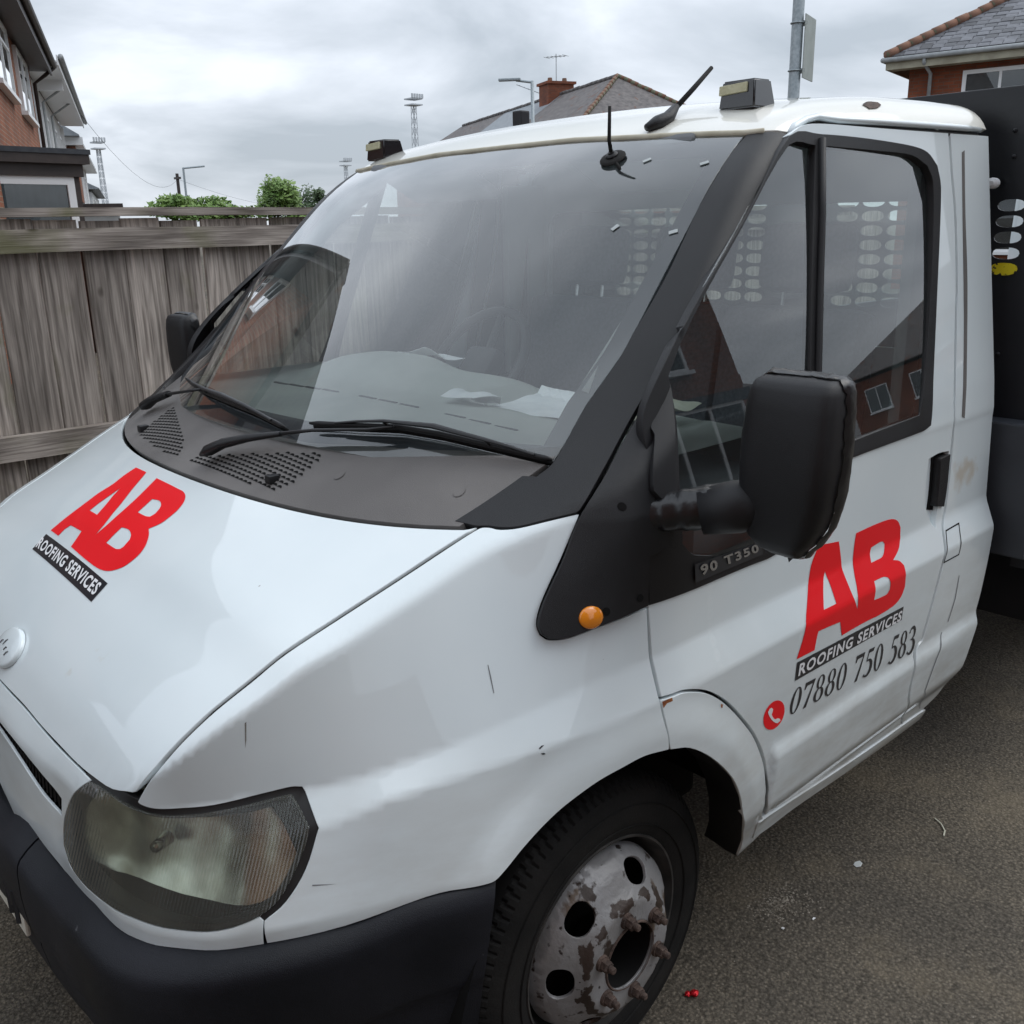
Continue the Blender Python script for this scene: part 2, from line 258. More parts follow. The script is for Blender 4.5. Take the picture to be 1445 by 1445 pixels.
ZC=zth([(-.80,.0,.93),(-.785,.60,.92),(-.66,.695,1.005),(-.546,.730,1.075),(-.36,.772,1.15),(-.2,.812,1.215),(-.10,.868,1.235),(0,.920,1.235),(.2,.945,1.22)])
def planR(th): return R3(th)
def frontZ(z): return np.interp(z,[.28,.6,.7],[.0,.0,.0])
def nose_r(th,z):
    """distance of the body side from the axis (.2,0) in direction th at height z"""
    r3,r2,r1,rc=R3(th),R2(th),R1(th),RC(th);z2,z1,zc=Z2(th),Z1(th),ZC(th)
    up=.26*sstep(1.0,1.5,th)+.55*(1-sstep(1.0,1.5,th))
    def f(z):
        a=r3+(r2-r3)*np.clip((z-.70)/(z2-.70),0,1)
        a=a+(r1-r2)*np.clip((z-z2)/(z1-z2),0,1)
        a=a+(rc-r1)*np.clip((z-z1)/(zc-z1),0,1)
        return a-np.maximum(z-zc,0)*up
    lo=np.where(z<.70,np.sin(th)**2*(sideZ(z)+.003),0)
    return (f(z-.004)+f(z)+f(z+.004))/3+lo
zseam=hermite([-.92,-.86,-.82,-.79,-.774,-.743,-.704,-.659,-.602,-.546,-.455,-.36,-.261,-.201,0],
              [.70,.80,.856,.898,.919,.952,.984,1.015,1.047,1.080,1.118,1.158,1.200,1.224,1.30])
dcen=hermite([-.95,-.774,-.369,-.1],[.022,.023,.060,.065])
def yseam(x): return .751-.2136*(-.2-x)
def xhr(y):   # rear edge of the bonnet
    y2=np.minimum(y*y,.64);return -.369+.194*y2+.178*y2*y2
def xgb(y):   # lower edge of the windscreen
    y2=np.minimum(y*y,.64);return -.237+.252*y2+.179*y2*y2
def Hood(x,y):
    xr=xhr(y);xx=np.minimum(x,xr)
    ys=yseam(xx);z=zseam(xx)+dcen(xx)*(1-(y/ys)**2)
    z=np.where(np.abs(y)>ys,zseam(xx)-2*dcen(xx)*(np.abs(y)/ys-1)-1.2*np.maximum(np.abs(y)-ys,0)**2,z)
    return z+np.maximum(x-xr,0)*.56
def plan_off(P):
    x=P[:,0];y=np.abs(P[:,1]);z=P[:,2]
    dx=.2-x;th=np.arctan2(y,np.maximum(dx,1e-6));rr=np.hypot(dx,y)
    rad=rr-nose_r(th,z)
    side=y-.987-sideZ(z)-.075*np.clip((x-.15)/1.2,0,1.1)**1.5*np.clip((z-1.2)/.73,0,1.1)
    sw=.013*sstep(.392,.415,x)*sstep(.655,.618,z)*sstep(.43,.50,z)
    return np.where(dx>0,rad,side-sw)
def flare(P):
    x=P[:,0];z=P[:,2];r=np.hypot((x+.045)/.87,z-.335)
    return .011*sstep(.575,.49,r)*sstep(.40,.52,z)
def F_side(P): return plan_off(P)-flare(P)
def F_low(P):
    x,y,z=P.T
    return smax((z-Hood(x,y))*.85,F_side(P),.011)
def F_hood(P):
    x,y,z=P.T;return z-Hood(x,y)
def F_ws(P):
    x,y,z=P.T
    B=np.interp(z,[1.2,1.9],[.20,.085])
    xs=-.060+(z-1.29)*1.055
    return (xs-B*(1-(y/.755)**2)-x)*.7
def Zroof(x,y):
    xf=.60-.0*(y/.75)**2
    zc=roofx(x)
    return zc-.035*(np.abs(y)/.75)**2.2
roofx=hermite([.2,.45,.55,.7,.9,1.15,1.38,1.47,1.52],[1.84,1.900,1.930,1.972,2.010,2.030,2.034,2.034,2.03])
def F_roof(P):
    x,y,z=P.T;return z-Zroof(x,y)
def F_back(P): return P[:,0]-1.515
def F_green(P):
    return smax(smax(smax(F_ws(P),plan_off(P),.035),F_roof(P),.10),F_back(P),.035)
def F_tot(P): return smin(smax(F_low(P),F_back(P),.03),F_green(P),.06)
FN=dict(low=F_low,hood=F_hood,ws=F_ws,green=F_green,tot=F_tot,side=F_side,roof=F_roof)
def raycast(F,o,d,t0,t1,n=90,off=0.0):
    o=np.broadcast_to(np.asarray(o,float),d.shape);ts=np.linspace(t0,t1,n)
    prev=F(o+d*t0)-off;lo=np.full(len(d),np.nan);hi=lo.copy();done=np.zeros(len(d),bool)
    pt=t0
    for t in ts[1:]:
        v=F(o+d*t)-off
        hit=(~done)&(prev>0)&(v<=0)
        lo[hit]=pt;hi[hit]=t;done|=hit;prev=v;pt=t
    for _ in range(26):
        m=(lo+hi)/2;v=F(o+d*np.nan_to_num(m)[:,None])-off;ins=v<=0
        hi=np.where(ins,m,hi);lo=np.where(ins,lo,m)
    return o+d*hi[:,None]
def grad(F,P,e=1.5e-3):
    G=np.empty_like(P)
    for k in range(3):
        Q=P.copy();Q[:,k]+=e;R=P.copy();R[:,k]-=e;G[:,k]=F(Q)-F(R)
    n=np.linalg.norm(G,axis=1,keepdims=True);return G/np.maximum(n,1e-9)
OSPH=np.array([.35,0,.78])
def to_dom(dom,P):
    P=np.atleast_2d(P)
    if dom=='side': return P[:,[0,2]]
    if dom=='top': return P[:,[0,1]]
    if dom=='front': return P[:,[1,2]]
    if dom=='cyl': return np.c_[P[:,0],np.arctan2(-P[:,1],P[:,2]-1.2)]
    Q=P-OSPH
    az=np.arctan2(-Q[:,1],-Q[:,0]);el=np.arctan2(Q[:,2],np.hypot(Q[:,0],Q[:,1]));return np.c_[az,el]
def from_dom(dom,D,F,off=0.0):
    D=np.atleast_2d(np.asarray(D,float))
    if dom=='side':
        o=np.c_[D[:,0],np.full(len(D),-1.25),D[:,1]];d=np.tile([0,1.,0],(len(D),1));return raycast(F,o,d,0,1.2,off=off)
    if dom=='top':
        o=np.c_[D[:,0],D[:,1],np.full(len(D),2.3)];d=np.tile([0,0,-1.],(len(D),1));return raycast(F,o,d,0,1.9,off=off)
    if dom=='cyl':
        d=np.c_[np.zeros(len(D)),-np.sin(D[:,1]),np.cos(D[:,1])];o=np.c_[D[:,0],np.zeros(len(D)),np.full(len(D),1.2)]+d*1.25;return raycast(F,o,-d,0,1.2,off=off)
    if dom=='front':
        o=np.c_[np.full(len(D),-1.3),D[:,0],D[:,1]];d=np.tile([1.,0,0],(len(D),1));return raycast(F,o,d,0,2.6,off=off)
    az,el=D.T
    d=np.c_[-np.cos(az)*np.cos(el),-np.sin(az)*np.cos(el),np.sin(el)]
    return raycast(F,OSPH+d*2.2,-d,0,2.0,off=off)
# ---------------------------------------------------------------- outlines measured on the body surfaces (metres / radians)
T={"hood_front":[[-0.7838,-0.6066],[-0.7975,-0.5597],[-0.8037,-0.4953],[-0.8071,-0.4323],[-0.8083,-0.3563],[-0.8091,-0.2663],[-0.8079,-0.1714],[-0.8083,-0.0939],[-0.8077,-0.0266]],
"fender":[[0.96,0.4426],[0.9777,0.4368],[1.0092,0.4357],[1.0613,0.4416],[1.1095,0.4466],[1.1183,0.4467],[1.0775,0.3803],[1.0378,0.3168],[1.025,0.2833],[1.0293,0.2639],[1.0443,0.2544],[1.0789,0.2534],[1.1403,0.2641],[1.2382,0.2773],[1.2387,0.1977],[1.2436,0.1226],[1.2516,0.0778],[1.2613,0.0395],[1.2622,0.0183],[1.206,0.0282],[1.1575,0.0265],[1.1046,0.021],[1.0514,0.005],[1.0137,-0.0129],[0.9776,-0.0359],[0.9498,-0.0573],[0.934,-0.0678],[0.9229,-0.07],[0.8965,-0.0704],[0.8382,-0.0689],[0.739,-0.0792],[0.6545,-0.0785],[0.6523,-0.0502],[0.6749,-0.034],[0.6953,-0.002],[0.7082,0.043],[0.6797,0.0845],[0.6668,0.0858],[0.6314,0.0801],[0.5784,0.0717],[0.5365,0.0707],[0.5146,0.0729],[0.4996,0.079]],
"headlight":[[0.4054,0.0805],[0.4556,0.0822],[0.4905,0.0738],[0.5121,0.0667],[0.5373,0.0635],[0.5798,0.0659],[0.6324,0.0729],[0.6672,0.0779],[0.6786,0.0671],[0.6966,0.0467],[0.6956,0.0318],[0.6834,-0.0016],[0.667,-0.0297],[0.6472,-0.0437],[0.62,-0.0507],[0.5859,-0.0534],[0.549,-0.0533],[0.5028,-0.0524],[0.4505,-0.0549],[0.3944,-0.0622],[0.3429,-0.0604],[0.3215,-0.0407],[0.3313,0.0024],[0.3604,0.0433],[0.385,0.0686]],
"fascia_side":[[0.0267,0.0976],[0.0844,0.0963],[0.15,0.095],[0.2284,0.0902],[0.3013,0.0859],[0.3593,0.0836],[0.4008,0.0814],[0.3817,0.0675],[0.3554,0.0411],[0.326,-0.0001],[0.3163,-0.0433],[0.3367,-0.065],[0.3889,-0.0675],[0.4489,-0.0584],[0.502,-0.055],[0.5492,-0.0555],[0.5862,-0.0555],[0.6202,-0.0529],[0.6474,-0.0459],[0.6515,-0.0501],[0.6515,-0.0779],[0.5879,-0.0779],[0.5409,-0.0786],[0.4832,-0.0809],[0.4086,-0.0782],[0.3089,-0.0865],[0.1931,-0.0655],[0.1187,-0.0861],[0.0566,-0.0598]],
"slot":[[0.0849,0.0553],[0.2006,0.0512],[0.2751,0.0394],[0.3239,0.0281],[0.3187,-0.0003],[0.2593,0.008],[0.1811,0.0261],[0.0787,0.0383]],
"pillar":[[0.8977,0.4611],[0.9161,0.4552],[0.9377,0.4475],[0.9603,0.4451],[0.9783,0.4405],[1.0096,0.438],[1.0614,0.4438],[1.1086,0.4484],[1.1179,0.4518],[1.1799,0.5138],[1.258,0.5883],[1.3371,0.6517],[1.471,0.7501],[1.6975,0.8554],[1.8364,0.8985],[1.9517,0.9247],[1.9404,0.9316],[1.9193,0.9509],[1.9167,0.9725],[1.8033,0.9586],[1.6217,0.9021],[1.3798,0.77],[1.315,0.7235],[1.2063,0.6494],[1.1347,0.5797],[1.1003,0.5464],[1.065,0.527],[1.0398,0.5338]],
"cheek":[[-0.0772,1.2499],[-0.0081,1.3073],[0.0727,1.3769],[0.1428,1.4412],[0.1421,1.4235],[0.1185,1.3742],[0.0956,1.3054],[0.0802,1.2088],[0.0731,1.1703],[0.0201,1.1646],[0.0088,1.0777],[-0.087,1.065],[-0.1462,1.0554],[-0.1783,1.057],[-0.1883,1.0666],[-0.1891,1.0838],[-0.1712,1.1168],[-0.1248,1.1801]],
"door":[[0.0269,1.0665],[0.0275,0.9749],[0.0229,0.9035],[0.054,0.9001],[0.0815,0.8977],[0.1171,0.8865],[0.156,0.8693],[0.1995,0.8412],[0.2427,0.805],[0.2886,0.7574],[0.3289,0.7106],[0.3652,0.6572],[0.3887,0.6076],[0.401,0.5509],[0.4021,0.517],[0.4078,0.4734],[0.5674,0.4398],[0.7773,0.4215],[1.0141,0.4013],[1.1123,0.3975],[1.0389,0.5279],[1.0425,0.6285],[1.0617,0.6647],[1.0871,0.6724],[1.1242,0.772],[1.1509,0.8543],[1.1765,0.9239],[1.1858,0.95],[1.2099,0.9886],[1.2262,1.1589],[1.2332,1.2808],[1.2277,1.2567],[1.2523,1.4002],[1.2687,1.4965],[1.2799,1.5564],[1.2905,1.7133],[1.2848,1.819],[1.2828,1.9231],[1.1957,1.9212],[0.9823,1.9233],[0.7739,1.9184],[0.6951,1.9077],[0.6379,1.8858],[0.4509,1.7282],[0.2397,1.5654],[0.1086,1.4521],[0.0415,1.3854]],
"window":[[0.6373,1.883],[0.7573,1.8904],[0.9301,1.8879],[1.1084,1.8783],[1.1755,1.8659],[1.2168,1.836],[1.2271,1.7869],[1.2039,1.6628],[1.1583,1.4736],[1.1181,1.3213],[1.1072,1.2662],[1.0958,1.2299],[1.0537,1.2225],[0.7124,1.216],[0.6536,1.2045],[0.5698,1.1587],[0.4638,1.0827],[0.4094,1.0672],[0.3123,1.0682],[0.1566,1.0684],[0.0273,1.0703],[0.03,1.1591],[0.088,1.2041],[0.0691,1.2825],[0.0629,1.3806],[0.1077,1.4485],[0.239,1.563],[0.4502,1.7256]],
"qglass":[[0.6307,1.8662],[0.7238,1.8678],[0.5867,1.4041],[0.5529,1.3104],[0.4865,1.1757],[0.3115,1.109],[0.1512,1.1329],[0.1159,1.1627],[0.1181,1.2493],[0.1417,1.3704],[0.1425,1.457],[0.2351,1.5494],[0.4253,1.7007]],
"mglass":[[0.7626,1.8676],[0.9713,1.8634],[1.1052,1.8577],[1.1712,1.8352],[1.1921,1.7981],[1.1729,1.6619],[1.123,1.4763],[1.0728,1.3352],[1.0398,1.262],[0.7178,1.2507],[0.599,1.2444],[0.6279,1.395]],
"bpost":[[1.2927,1.9234],[1.295,1.8192],[1.3011,1.7131],[1.291,1.5558],[1.28,1.4957],[1.2638,1.3991],[1.2397,1.255],[1.2389,1.1568],[1.2228,0.9858],[1.1966,0.9477],[1.1873,0.9216],[1.1642,0.8508],[1.1374,0.7682],[1.1004,0.6681],[1.0761,0.6559],[1.0527,0.6254],[1.0528,0.5225],[1.132,0.3887],[1.2119,0.4126]],
"archpanel":[[0.0195,0.8996],[0.0528,0.8953],[0.0808,0.8925],[0.1175,0.8805],[0.1565,0.8632],[0.1977,0.8358],[0.238,0.8006],[0.2835,0.7532],[0.3236,0.7064],[0.3567,0.6542],[0.3792,0.6086],[0.3964,0.5519],[0.3977,0.5179],[0.4044,0.47],[0.4802,0.4007],[0.433,0.3795],[0.382,0.357],[0.365,0.416],[0.3115,0.5138],[0.284,0.5821],[0.2441,0.6477],[0.169,0.724],[0.0953,0.7766],[0.0366,0.7976]],
"sill":[[0.4285,0.4523],[0.5713,0.4334],[0.7823,0.4145],[1.0202,0.3937],[1.2085,0.4116],[1.2745,0.3501],[1.0585,0.3566],[0.8001,0.3893],[0.5834,0.4118],[0.4802,0.4007]],
"door_AB":[[[0.4731,0.8279],[0.4906,0.8648],[0.5052,0.9035],[0.5285,0.937],[0.551,0.9714],[0.562,1.0077],[0.5816,1.0354],[0.6034,1.0428],[0.6359,1.0393],[0.6759,1.0338],[0.6814,1.0154],[0.6896,0.984],[0.6917,0.9615],[0.6985,0.9264],[0.7067,0.8948],[0.7223,0.8687],[0.7225,0.8949],[0.7287,0.9188],[0.7341,0.9471],[0.7414,0.9755],[0.7455,1.0067],[0.752,1.0349],[0.8262,1.0359],[0.8963,1.0338],[0.9305,1.0286],[0.9552,1.0173],[0.9691,0.9991],[0.97,0.9722],[0.9571,0.9567],[0.9405,0.946],[0.9116,0.9343],[0.938,0.9264],[0.953,0.9125],[0.9525,0.8896],[0.9545,0.8589],[0.9405,0.8376],[0.9136,0.8252],[0.8755,0.8214],[0.8282,0.8206],[0.7814,0.823],[0.7097,0.8239],[0.6607,0.8231],[0.6474,0.8602],[0.6012,0.8638],[0.5548,0.8669],[0.5504,0.8546],[0.5447,0.8253]],[[0.6201,0.9794],[0.6289,0.9511],[0.6322,0.9068],[0.5796,0.9075],[0.5976,0.9434]],[[0.8264,0.9833],[0.8679,0.9866],[0.8832,0.9844],[0.8913,0.9763],[0.8852,0.963],[0.874,0.9541],[0.8616,0.9508],[0.815,0.9507],[0.8193,0.9702]],[[0.8052,0.9119],[0.8494,0.9111],[0.8682,0.9047],[0.8751,0.8931],[0.8746,0.8737],[0.8612,0.8652],[0.828,0.8659],[0.7997,0.8682]]],
"door_strip":[[[0.4759,0.8193],[0.9602,0.805],[0.9582,0.7701],[0.4728,0.7768]]],
"door_stext":[[[0.4831,0.7845],[0.951,0.7707],[0.9558,0.7975],[0.4867,0.8129]]],
"door_num":[[[0.4548,0.6987],[1.07,0.6514],[1.0564,0.7294],[0.4564,0.758]]],
"phone":[[[0.4398,0.7087],[0.4412,0.7159],[0.4405,0.7236],[0.4378,0.7312],[0.4332,0.7385],[0.4269,0.745],[0.4193,0.7504],[0.4109,0.7544],[0.4019,0.7569],[0.3929,0.7578],[0.3843,0.7569],[0.3765,0.7545],[0.3699,0.7505],[0.3649,0.7453],[0.3615,0.739],[0.3601,0.7319],[0.3607,0.7245],[0.3632,0.717],[0.3676,0.7098],[0.3736,0.7033],[0.3811,0.6977],[0.3896,0.6934],[0.3987,0.6906],[0.4079,0.6895],[0.4166,0.6902],[0.4246,0.6927],[0.4312,0.6967],[0.4364,0.7022]]],
"handset":[[[0.3793,0.7461],[0.3863,0.747],[0.3937,0.7406],[0.3916,0.7341],[0.3892,0.7296],[0.3988,0.7168],[0.4068,0.7119],[0.4141,0.7117],[0.4237,0.7062],[0.426,0.7007],[0.4158,0.6991],[0.4063,0.7038],[0.3916,0.716],[0.3797,0.731],[0.3742,0.7408]]],
"hood_AB":[[[-0.5904,0.2627],[-0.5469,0.2497],[-0.5143,0.2464],[-0.4795,0.2484],[-0.4481,0.2404],[-0.4203,0.2443],[-0.3902,0.2422],[-0.3946,0.1725],[-0.4195,0.1543],[-0.45,0.1334],[-0.4811,0.1094],[-0.5095,0.0908],[-0.5377,0.0718],[-0.5617,0.0626],[-0.5382,0.0605],[-0.5123,0.0645],[-0.4853,0.0704],[-0.4468,0.0827],[-0.4005,0.1025],[-0.4032,0.0396],[-0.4054,-0.0134],[-0.4068,-0.0445],[-0.4133,-0.0678],[-0.4257,-0.0862],[-0.4446,-0.0984],[-0.4662,-0.1017],[-0.4853,-0.1001],[-0.5052,-0.0854],[-0.5157,-0.1093],[-0.5319,-0.1319],[-0.5479,-0.1433],[-0.5635,-0.1437],[-0.5807,-0.1348],[-0.5937,-0.1164],[-0.6024,-0.0919],[-0.6061,-0.0547],[-0.6043,0.0172],[-0.5989,0.1109],[-0.5844,0.1189],[-0.567,0.1295],[-0.5662,0.1986],[-0.5779,0.2067],[-0.5929,0.2059]],[[-0.4506,0.1884],[-0.4746,0.1756],[-0.4991,0.1567],[-0.5262,0.1407],[-0.5244,0.1895],[-0.5018,0.1917]],[[-0.486,0.0124],[-0.4482,0.0221],[-0.4451,-0.0054],[-0.4499,-0.027],[-0.459,-0.0395],[-0.4726,-0.0471],[-0.4831,-0.0438],[-0.4861,-0.0283]],[[-0.5642,-0.0036],[-0.5268,0.0017],[-0.5244,-0.0277],[-0.5302,-0.0537],[-0.5396,-0.0687],[-0.5554,-0.0734],[-0.5616,-0.0695],[-0.565,-0.0547]]],
"hood_strip":[[[-0.6001,0.2652],[-0.6172,-0.1357],[-0.6549,-0.1436],[-0.6369,0.2535]]],
"hood_stext":[[[-0.6316,0.2462],[-0.6463,-0.1342],[-0.6235,-0.124],[-0.6093,0.2654]]],
"grille_right":[[[-0.3266,0.0741],[-0.2839,-0.0817],[-0.2178,-0.3057],[-0.264,-0.3106],[-0.3081,-0.3137],[-0.3242,-0.2877],[-0.3435,-0.1369],[-0.3446,0.0727]]],
"grille_left":[[[-0.1857,0.4708],[-0.2345,0.3431],[-0.3134,0.1413],[-0.3407,0.1367],[-0.3269,0.27],[-0.2938,0.4416],[-0.2693,0.4729]]],
"jets":[[[-0.3111,-0.2509],[-0.2729,0.4736]]],
"plugs":[[[-0.1665,-0.6658],[-0.2436,-0.3967]]],
"wiper_arm":[[-0.2495,-0.1962,1.3175],[-0.2221,-0.2716,1.331],[-0.1775,-0.4082,1.3443],[-0.154,-0.4582,1.353]],
"wiper_arm_base":[[-0.3347,0.0058,1.2746],[-0.3079,-0.0494,1.2892],[-0.2825,-0.1135,1.3021],[-0.2489,-0.1953,1.3173]],
"wiper_blade":[[-0.2022,-0.2319,1.3374],[-0.1722,-0.3514,1.3443],[-0.1408,-0.4514,1.35],[-0.115,-0.5505,1.3458],[-0.0907,-0.644,1.3366],[-0.0646,-0.7296,1.3267],[-0.0467,-0.7815,1.3202]],
"wiper2_arm":[[-0.1888,0.4749,1.3187],[-0.1954,0.3299,1.3443],[-0.195,0.2622,1.3549]],
"wiper2_base":[[-0.2079,0.6203,1.2842],[-0.1991,0.5676,1.2985],[-0.1877,0.4908,1.3169]],
"wiper2_blade":[[-0.1204,0.5236,1.3464],[-0.1806,0.2947,1.3444],[-0.2049,0.1249,1.3425],[-0.2167,-0.0295,1.3366],[-0.2244,-0.1681,1.3232]],
"stickers":[[0.4923,-0.5402,1.8477],[0.5031,-0.6832,1.834],[0.3354,-0.5888,1.7107],[0.3594,-0.7196,1.7005]],
"antenna_disc":[[0.4857,-0.4488,1.8559]],
"glass_near":[[-0.756,1.2887],[-0.7682,1.3091],[-0.7681,1.3389],[-0.7628,1.4018],[-0.7693,1.4824],[-0.7645,1.535],[-0.7407,1.7185],[-0.7226,1.8376],[-0.7111,1.8905],[-0.6449,1.8938],[-0.5624,1.8951],[-0.4123,1.8997],[-0.2664,1.907],[-0.121,1.9038]],
"roof_front":[[0.6575,-0.7718,1.8938],[0.6261,-0.7443,1.8973],[0.6091,-0.7057,1.8954],[0.5996,-0.639,1.8988],[0.588,-0.5537,1.902],[0.5723,-0.402,1.9069],[0.5675,-0.257,1.9128],[0.5571,-0.1063,1.9119]],
"drip":[[0.6654,-0.7735,1.894],[0.6981,-0.7657,1.91],[0.742,-0.7617,1.9237],[0.7832,-0.7638,1.9314],[0.843,-0.7806,1.9273],[0.9976,-0.7993,1.9292],[1.207,-0.8194,1.9302],[1.3668,-0.8343,1.9301]],
"pillar_edge":[[-0.0764,-0.8764,1.253],[-0.0072,-0.8669,1.3092],[0.0737,-0.8543,1.379],[0.1476,-0.8503,1.4468],[0.266,-0.8385,1.5653],[0.4544,-0.8197,1.7309],[0.568,-0.8014,1.8234],[0.6555,-0.7767,1.8878]],
"seam":[[-0.2012,-0.7507,1.2242],[-0.2596,-0.7373,1.2007],[-0.3593,-0.7163,1.1584],[-0.4538,-0.6953,1.1187],[-0.5452,-0.6768,1.0805],[-0.601,-0.6641,1.0477],[-0.6582,-0.6521,1.0156],[-0.7034,-0.6423,0.9845],[-0.7414,-0.6325,0.9512],[-0.7702,-0.6194,0.9165],[-0.784,-0.6061,0.887]],
"cheekholes":[[-0.0195,1.2565],[-0.0085,1.0959],[-0.0778,1.0864]],
"indicator":[[-0.1055,1.0809]],
"archline":[[0.0326,0.7991],[-0.0285,0.8099],[-0.0828,0.8086],[-0.1433,0.803],[-0.2051,0.7856],[-0.2503,0.7654],[-0.2955,0.7385],[-0.3317,0.7128],[-0.352,0.6998]],
"archrear":[[0.0366,0.7976],[0.0953,0.7766],[0.169,0.724],[0.2441,0.6477],[0.284,0.5821],[0.3115,0.5138],[0.365,0.416],[0.382,0.357]],
"badgeplate":[[0.1462,1.0823],[0.3659,1.0825],[0.3577,1.111],[0.1447,1.1182]],
"badgetext":[[0.1612,1.0921],[0.3508,1.0921],[0.3429,1.1101],[0.1572,1.1137]],
"handle":[[1.1042,1.1436],[1.1586,1.1485],[1.216,1.1441],[1.2239,1.1188],[1.2168,1.0268],[1.1889,0.9546],[1.1294,0.9836],[1.0959,1.0296],[1.0961,1.0876]],
"handle_bar":[[1.1604,1.1355],[1.2129,1.1373],[1.2055,1.0478],[1.1952,1.0049],[1.1533,1.0138],[1.1594,1.057]],
"flap":[[1.2008,0.9416],[1.2829,0.9439],[1.2682,0.9039],[1.2573,0.8641],[1.1646,0.8643]],
"bgroove":[[1.3411,1.8703],[1.3553,1.8757],[1.3453,1.7263],[1.3399,1.5532],[1.3128,1.3427],[1.2929,1.2186],[1.2753,1.2249],[1.3112,1.4672],[1.331,1.7264]],
"rustbig":[[0.9853,0.7819],[1.0241,0.7711],[1.0583,0.7755],[1.056,0.7871],[1.0259,0.7964],[0.9927,0.7977]],
"rust2":[[0.0222,0.8962],[0.0489,0.8952],[0.0503,0.8879],[0.0346,0.8893],[0.0244,0.8833]],
"rust3":[[0.2028,0.8248],[0.2102,0.8205],[0.2076,0.814],[0.2027,0.8174]],
"dent":[[1.0093,0.0984],[1.0142,0.1014],[1.0188,0.1015],[1.0151,0.0993],[1.0114,0.097]],
"dent2":[[1.012,0.0906],[1.0178,0.0904],[1.0199,0.0877],[1.0153,0.0877]],
"scr1":[[0.9396,0.2283],[0.9408,0.2282],[0.9441,0.2099],[0.9475,0.1854],[0.9464,0.1855],[0.9424,0.209]],
"scr2":[[0.6207,0.181],[0.6223,0.1826],[0.6205,0.158],[0.6186,0.1466]],
"scr3":[[0.7039,-0.0202],[0.7323,-0.0249],[0.704,-0.0218]],
"bumpgap":[[0.1543,-0.2048],[0.3019,-0.0995]],
"sail":[[0.1273,1.4276],[0.1451,1.4435],[0.1367,1.4236],[0.1185,1.3857],[0.0998,1.3471],[0.086,1.2946],[0.0759,1.2559],[0.0547,1.2558],[0.0338,1.2783],[0.0473,1.3228],[0.0749,1.3648],[0.078,1.3773]],
"bar":[[0.7449,1.8814],[0.71,1.7315],[0.667,1.5883],[0.6092,1.3972],[0.5552,1.2225]],
"aerial":[[0.6239,-0.469,1.9281]],
"bumptop":[[0.0647,0.7081],[0.1354,0.6756],[0.2198,0.6998],[0.3501,0.6717],[0.4601,0.6786],[0.5415,0.6725],[0.6048,0.6749],[0.6569,0.6763],[0.7283,0.6784],[0.8271,0.6803],[0.9386,0.6967],[1.003,0.6961],[1.0319,0.697]],
"crack1":[[1.2758,0.8014],[1.2796,0.8003],[1.2733,0.735],[1.2477,0.6767],[1.2429,0.6782],[1.2685,0.7364]],
"crack2":[[1.1967,0.676],[1.2197,0.6833],[1.3001,0.6647],[1.3021,0.6588],[1.2316,0.6734],[1.2084,0.6662]],
"crack3":[[1.2114,0.6569],[1.2162,0.6554],[1.1767,0.5935],[1.1451,0.5088],[1.2117,0.4176],[1.2049,0.4205],[1.1402,0.5107],[1.1713,0.5954]],
"crack4":[[1.0929,0.6665],[1.2012,0.6623],[1.2027,0.6577],[1.0942,0.662]]}
# ---------------------------------------------------------------- mesh helpers
def tag(o,label=None,cat=None,group=None,kind=None):
    if label:o['label']=label
    if cat:o['category']=cat
    if group:o['group']=group
    if kind:o['kind']=kind
    return o
def empty(name,loc=(0,0,0),rz=0):
    o=bpy.data.objects.new(name,None);o.location=loc;o.rotation_euler=(0,0,rz);o.empty_display_size=.1;COL.objects.link(o);return o
def link(name,me,mats,parent=None):
    o=bpy.data.objects.new(name,me);COL.objects.link(o)
    for m in (mats if isinstance(mats,(list,tuple)) else [mats]): me.materials.append(m)
    if parent is not None:o.parent=parent
    return o
def mesh(name,V,F,mat,parent=None,smooth=False,N=None,mi=None):
    me=bpy.data.meshes.new(name);me.from_pydata([tuple(map(float,v)) for v in V],[],[tuple(map(int,f)) for f in F]);me.update()
    if smooth or N is not None: me.polygons.foreach_set('use_smooth',[True]*len(me.polygons))
    if mi is not None: me.polygons.foreach_set('material_index',mi)
    if N is not None: me.normals_split_custom_set_from_vertices([tuple(map(float,n)) for n in N])
    return link(name,me,mat,parent)
